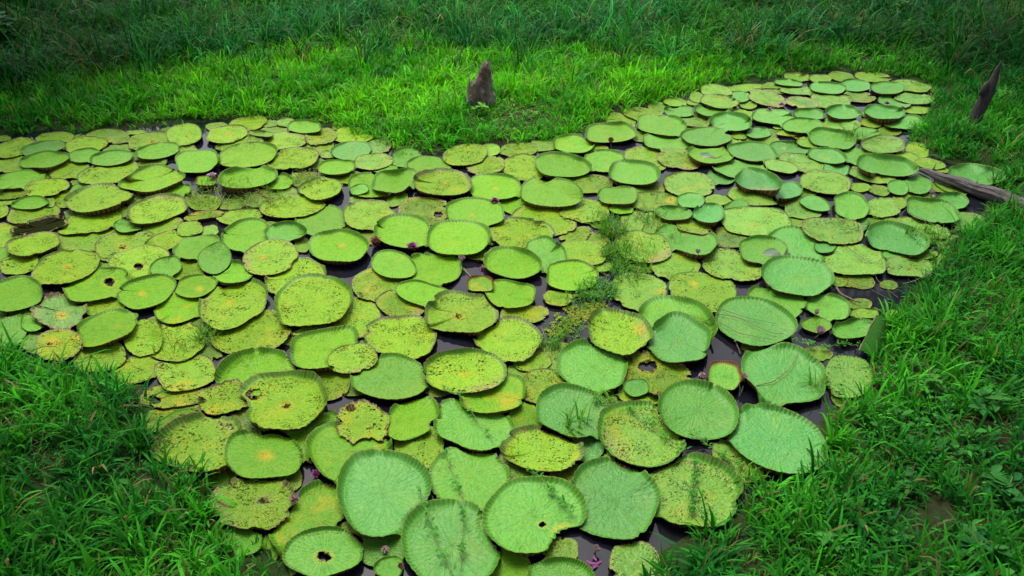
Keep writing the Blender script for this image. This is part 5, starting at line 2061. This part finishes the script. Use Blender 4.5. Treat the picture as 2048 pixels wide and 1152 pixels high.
plant(2010, 1000, "large-leaved weed near the right picture edge, third down", 50, 0.35, 0.30, 0.22, (0.012, 0.11, 0.022), (0.040, 0.20, 0.03), 8)
plant(1640, 1080, "small bright-leaved weed on the right bank near bottom edge", 30, 0.22, 0.2, 0.15, (0.02, 0.16, 0.02), (0.06, 0.26, 0.03), 9)
plant(1930, 1110, "large-leaved weed in the bottom right corner", 40, 0.3, 0.3, 0.20, (0.012, 0.11, 0.022), (0.040, 0.20, 0.03), 10)
plant(1850, 790, "broad-leaved weed at the top of the right front bank", 44, 0.3, 0.35, 0.17, (0.03, 0.19, 0.018), (0.07, 0.28, 0.02), 11)


# ------------------------------------------------------------------ unseen trees added beside and behind the viewpoint so their crowns darken the corners
def added_shade_tree(x, y, hgt, rad, label, seed, leaves_n=2600, crown=None):
    rng = np.random.default_rng(seed)
    zb = float(gz(x, y)[0])
    root = empty("added_shade_tree", (x, y, zb))
    cx, cy = crown if crown else (0.0, 0.0)
    top = Vector((cx, cy, hgt))
    tube("trunk", resample([(0, 0, -0.3), (0.1 * cx, 0.1 * cy, hgt * 0.35), (0.45 * cx, 0.45 * cy, hgt * 0.7), tuple(top)], 14), np.linspace(0.38, 0.08, 14), M_BARK, root, 12, 0.03, seed, 0.04)
    X = []
    for k in range(9):
        a = 2 * math.pi * k / 9 + rng.normal(0, 0.3); r = rad * rng.uniform(0.55, 0.95)
        e = top + Vector((r * math.cos(a), r * math.sin(a), rng.uniform(-0.25, 0.3) * rad * 0.5))
        s = Vector((0.5 * cx, 0.5 * cy, hgt * rng.uniform(0.62, 0.85)))
        tube("branch", resample([tuple(s), tuple(s.lerp(e, 0.5) + Vector((0, 0, 0.25))), tuple(e)], 8), np.linspace(0.11, 0.02, 8), M_BARK, root, 7, 0.04, k, 0.03)
    m = 44
    a = rng.uniform(0, 6.28, m); q = np.sqrt(rng.uniform(0, 1, m))
    C = np.stack([cx + rad * q * np.cos(a), cy + rad * q * np.sin(a), hgt + 0.05 * rad + np.abs(rng.normal(0.0, 0.22, m)) * rad * (1.05 - q * 0.6)], -1)
    i = rng.integers(0, m, leaves_n)
    p = C[i] + rng.normal(0, 0.17, (leaves_n, 3)) * rad * np.array([1, 1, 0.35])
    l = rng.uniform(0.25, 0.5, leaves_n)
    leaves("crown", p[:, 0], p[:, 1], p[:, 2], l, l * 0.55, rng.uniform(0, 6.28, leaves_n), rng.normal(0, 0.6, leaves_n), lerp3((0.015, 0.08, 0.015), (0.05, 0.16, 0.02), rng.uniform(0, 1, leaves_n)), root)
    tag(root, label, "tree", "unseen trees added round the pond to shade its corners")


added_shade_tree(15.5, 5.5, 9.4, 7.6, "unseen leafy tree added on the right bank shading the front right corner", 61, 15000, (-3.6, 0.6))
added_shade_tree(-15.5, 5.0, 9.4, 6.2, "unseen leafy tree added on the left bank shading the front left corner", 62, 10500, (3.8, 0.6))
added_shade_tree(26.0, 24.0, 8.2, 8.5, "unseen leafy tree added behind the right bank shading the leaning post", 63, 16000, (-3.6, 1.5))
added_shade_tree(-28.0, 26.0, 8.2, 9.0, "unseen leafy tree added beyond the left bank shading the dark shrubs", 64, 17000, (6.5, 2.0))
added_shade_tree(1.0, -4.5, 13.0, 6.5, "unseen leafy tree added behind the viewpoint and dimming the front water", 65, 9000, (0.0, 3.6))


# ------------------------------------------------------------------ light
w = bpy.data.worlds.new("World")
SC.world = w
w.use_nodes = True
nt = w.node_tree
bg = nt.nodes["Background"]
sky = nt.nodes.new("ShaderNodeTexSky")
sky.sky_type = "NISHITA"
sky.sun_disc = False
SUN_EL, SUN_AZ = math.radians(66), math.radians(-25)     # azimuth from +Y (view direction) towards +X
sky.sun_elevation = SUN_EL
sky.sun_rotation = SUN_AZ
sky.air_density = 1.0
sky.dust_density = 6.0
sky.ozone_density = 1.0
hs = nt.nodes.new("ShaderNodeHueSaturation")
hs.inputs["Saturation"].default_value = 0.5
nt.links.new(sky.outputs[0], hs.inputs["Color"])
nt.links.new(hs.outputs[0], bg.inputs["Color"])
bg.inputs["Strength"].default_value = 0.15
sun = bpy.data.lights.new("sun", "SUN")
sun.energy = 0.75
sun.angle = math.radians(22)
sun.color = (1.0, 0.96, 0.88)
so = bpy.data.objects.new("sun", sun)
COL.objects.link(so)
sd = Vector((math.sin(SUN_AZ) * math.cos(SUN_EL), math.cos(SUN_AZ) * math.cos(SUN_EL), math.sin(SUN_EL)))
so.rotation_euler = sd.to_track_quat("Z", "Y").to_euler()
so.location = (0, 20, 30)

SC.render.engine = "CYCLES"
SC.view_settings.view_transform = "Standard"
SC.view_settings.look = "None"
SC.view_settings.exposure = 1.05
SC.view_settings.gamma = 1.0
SC.cycles.max_bounces = 6
SC.cycles.transparent_max_bounces = 8
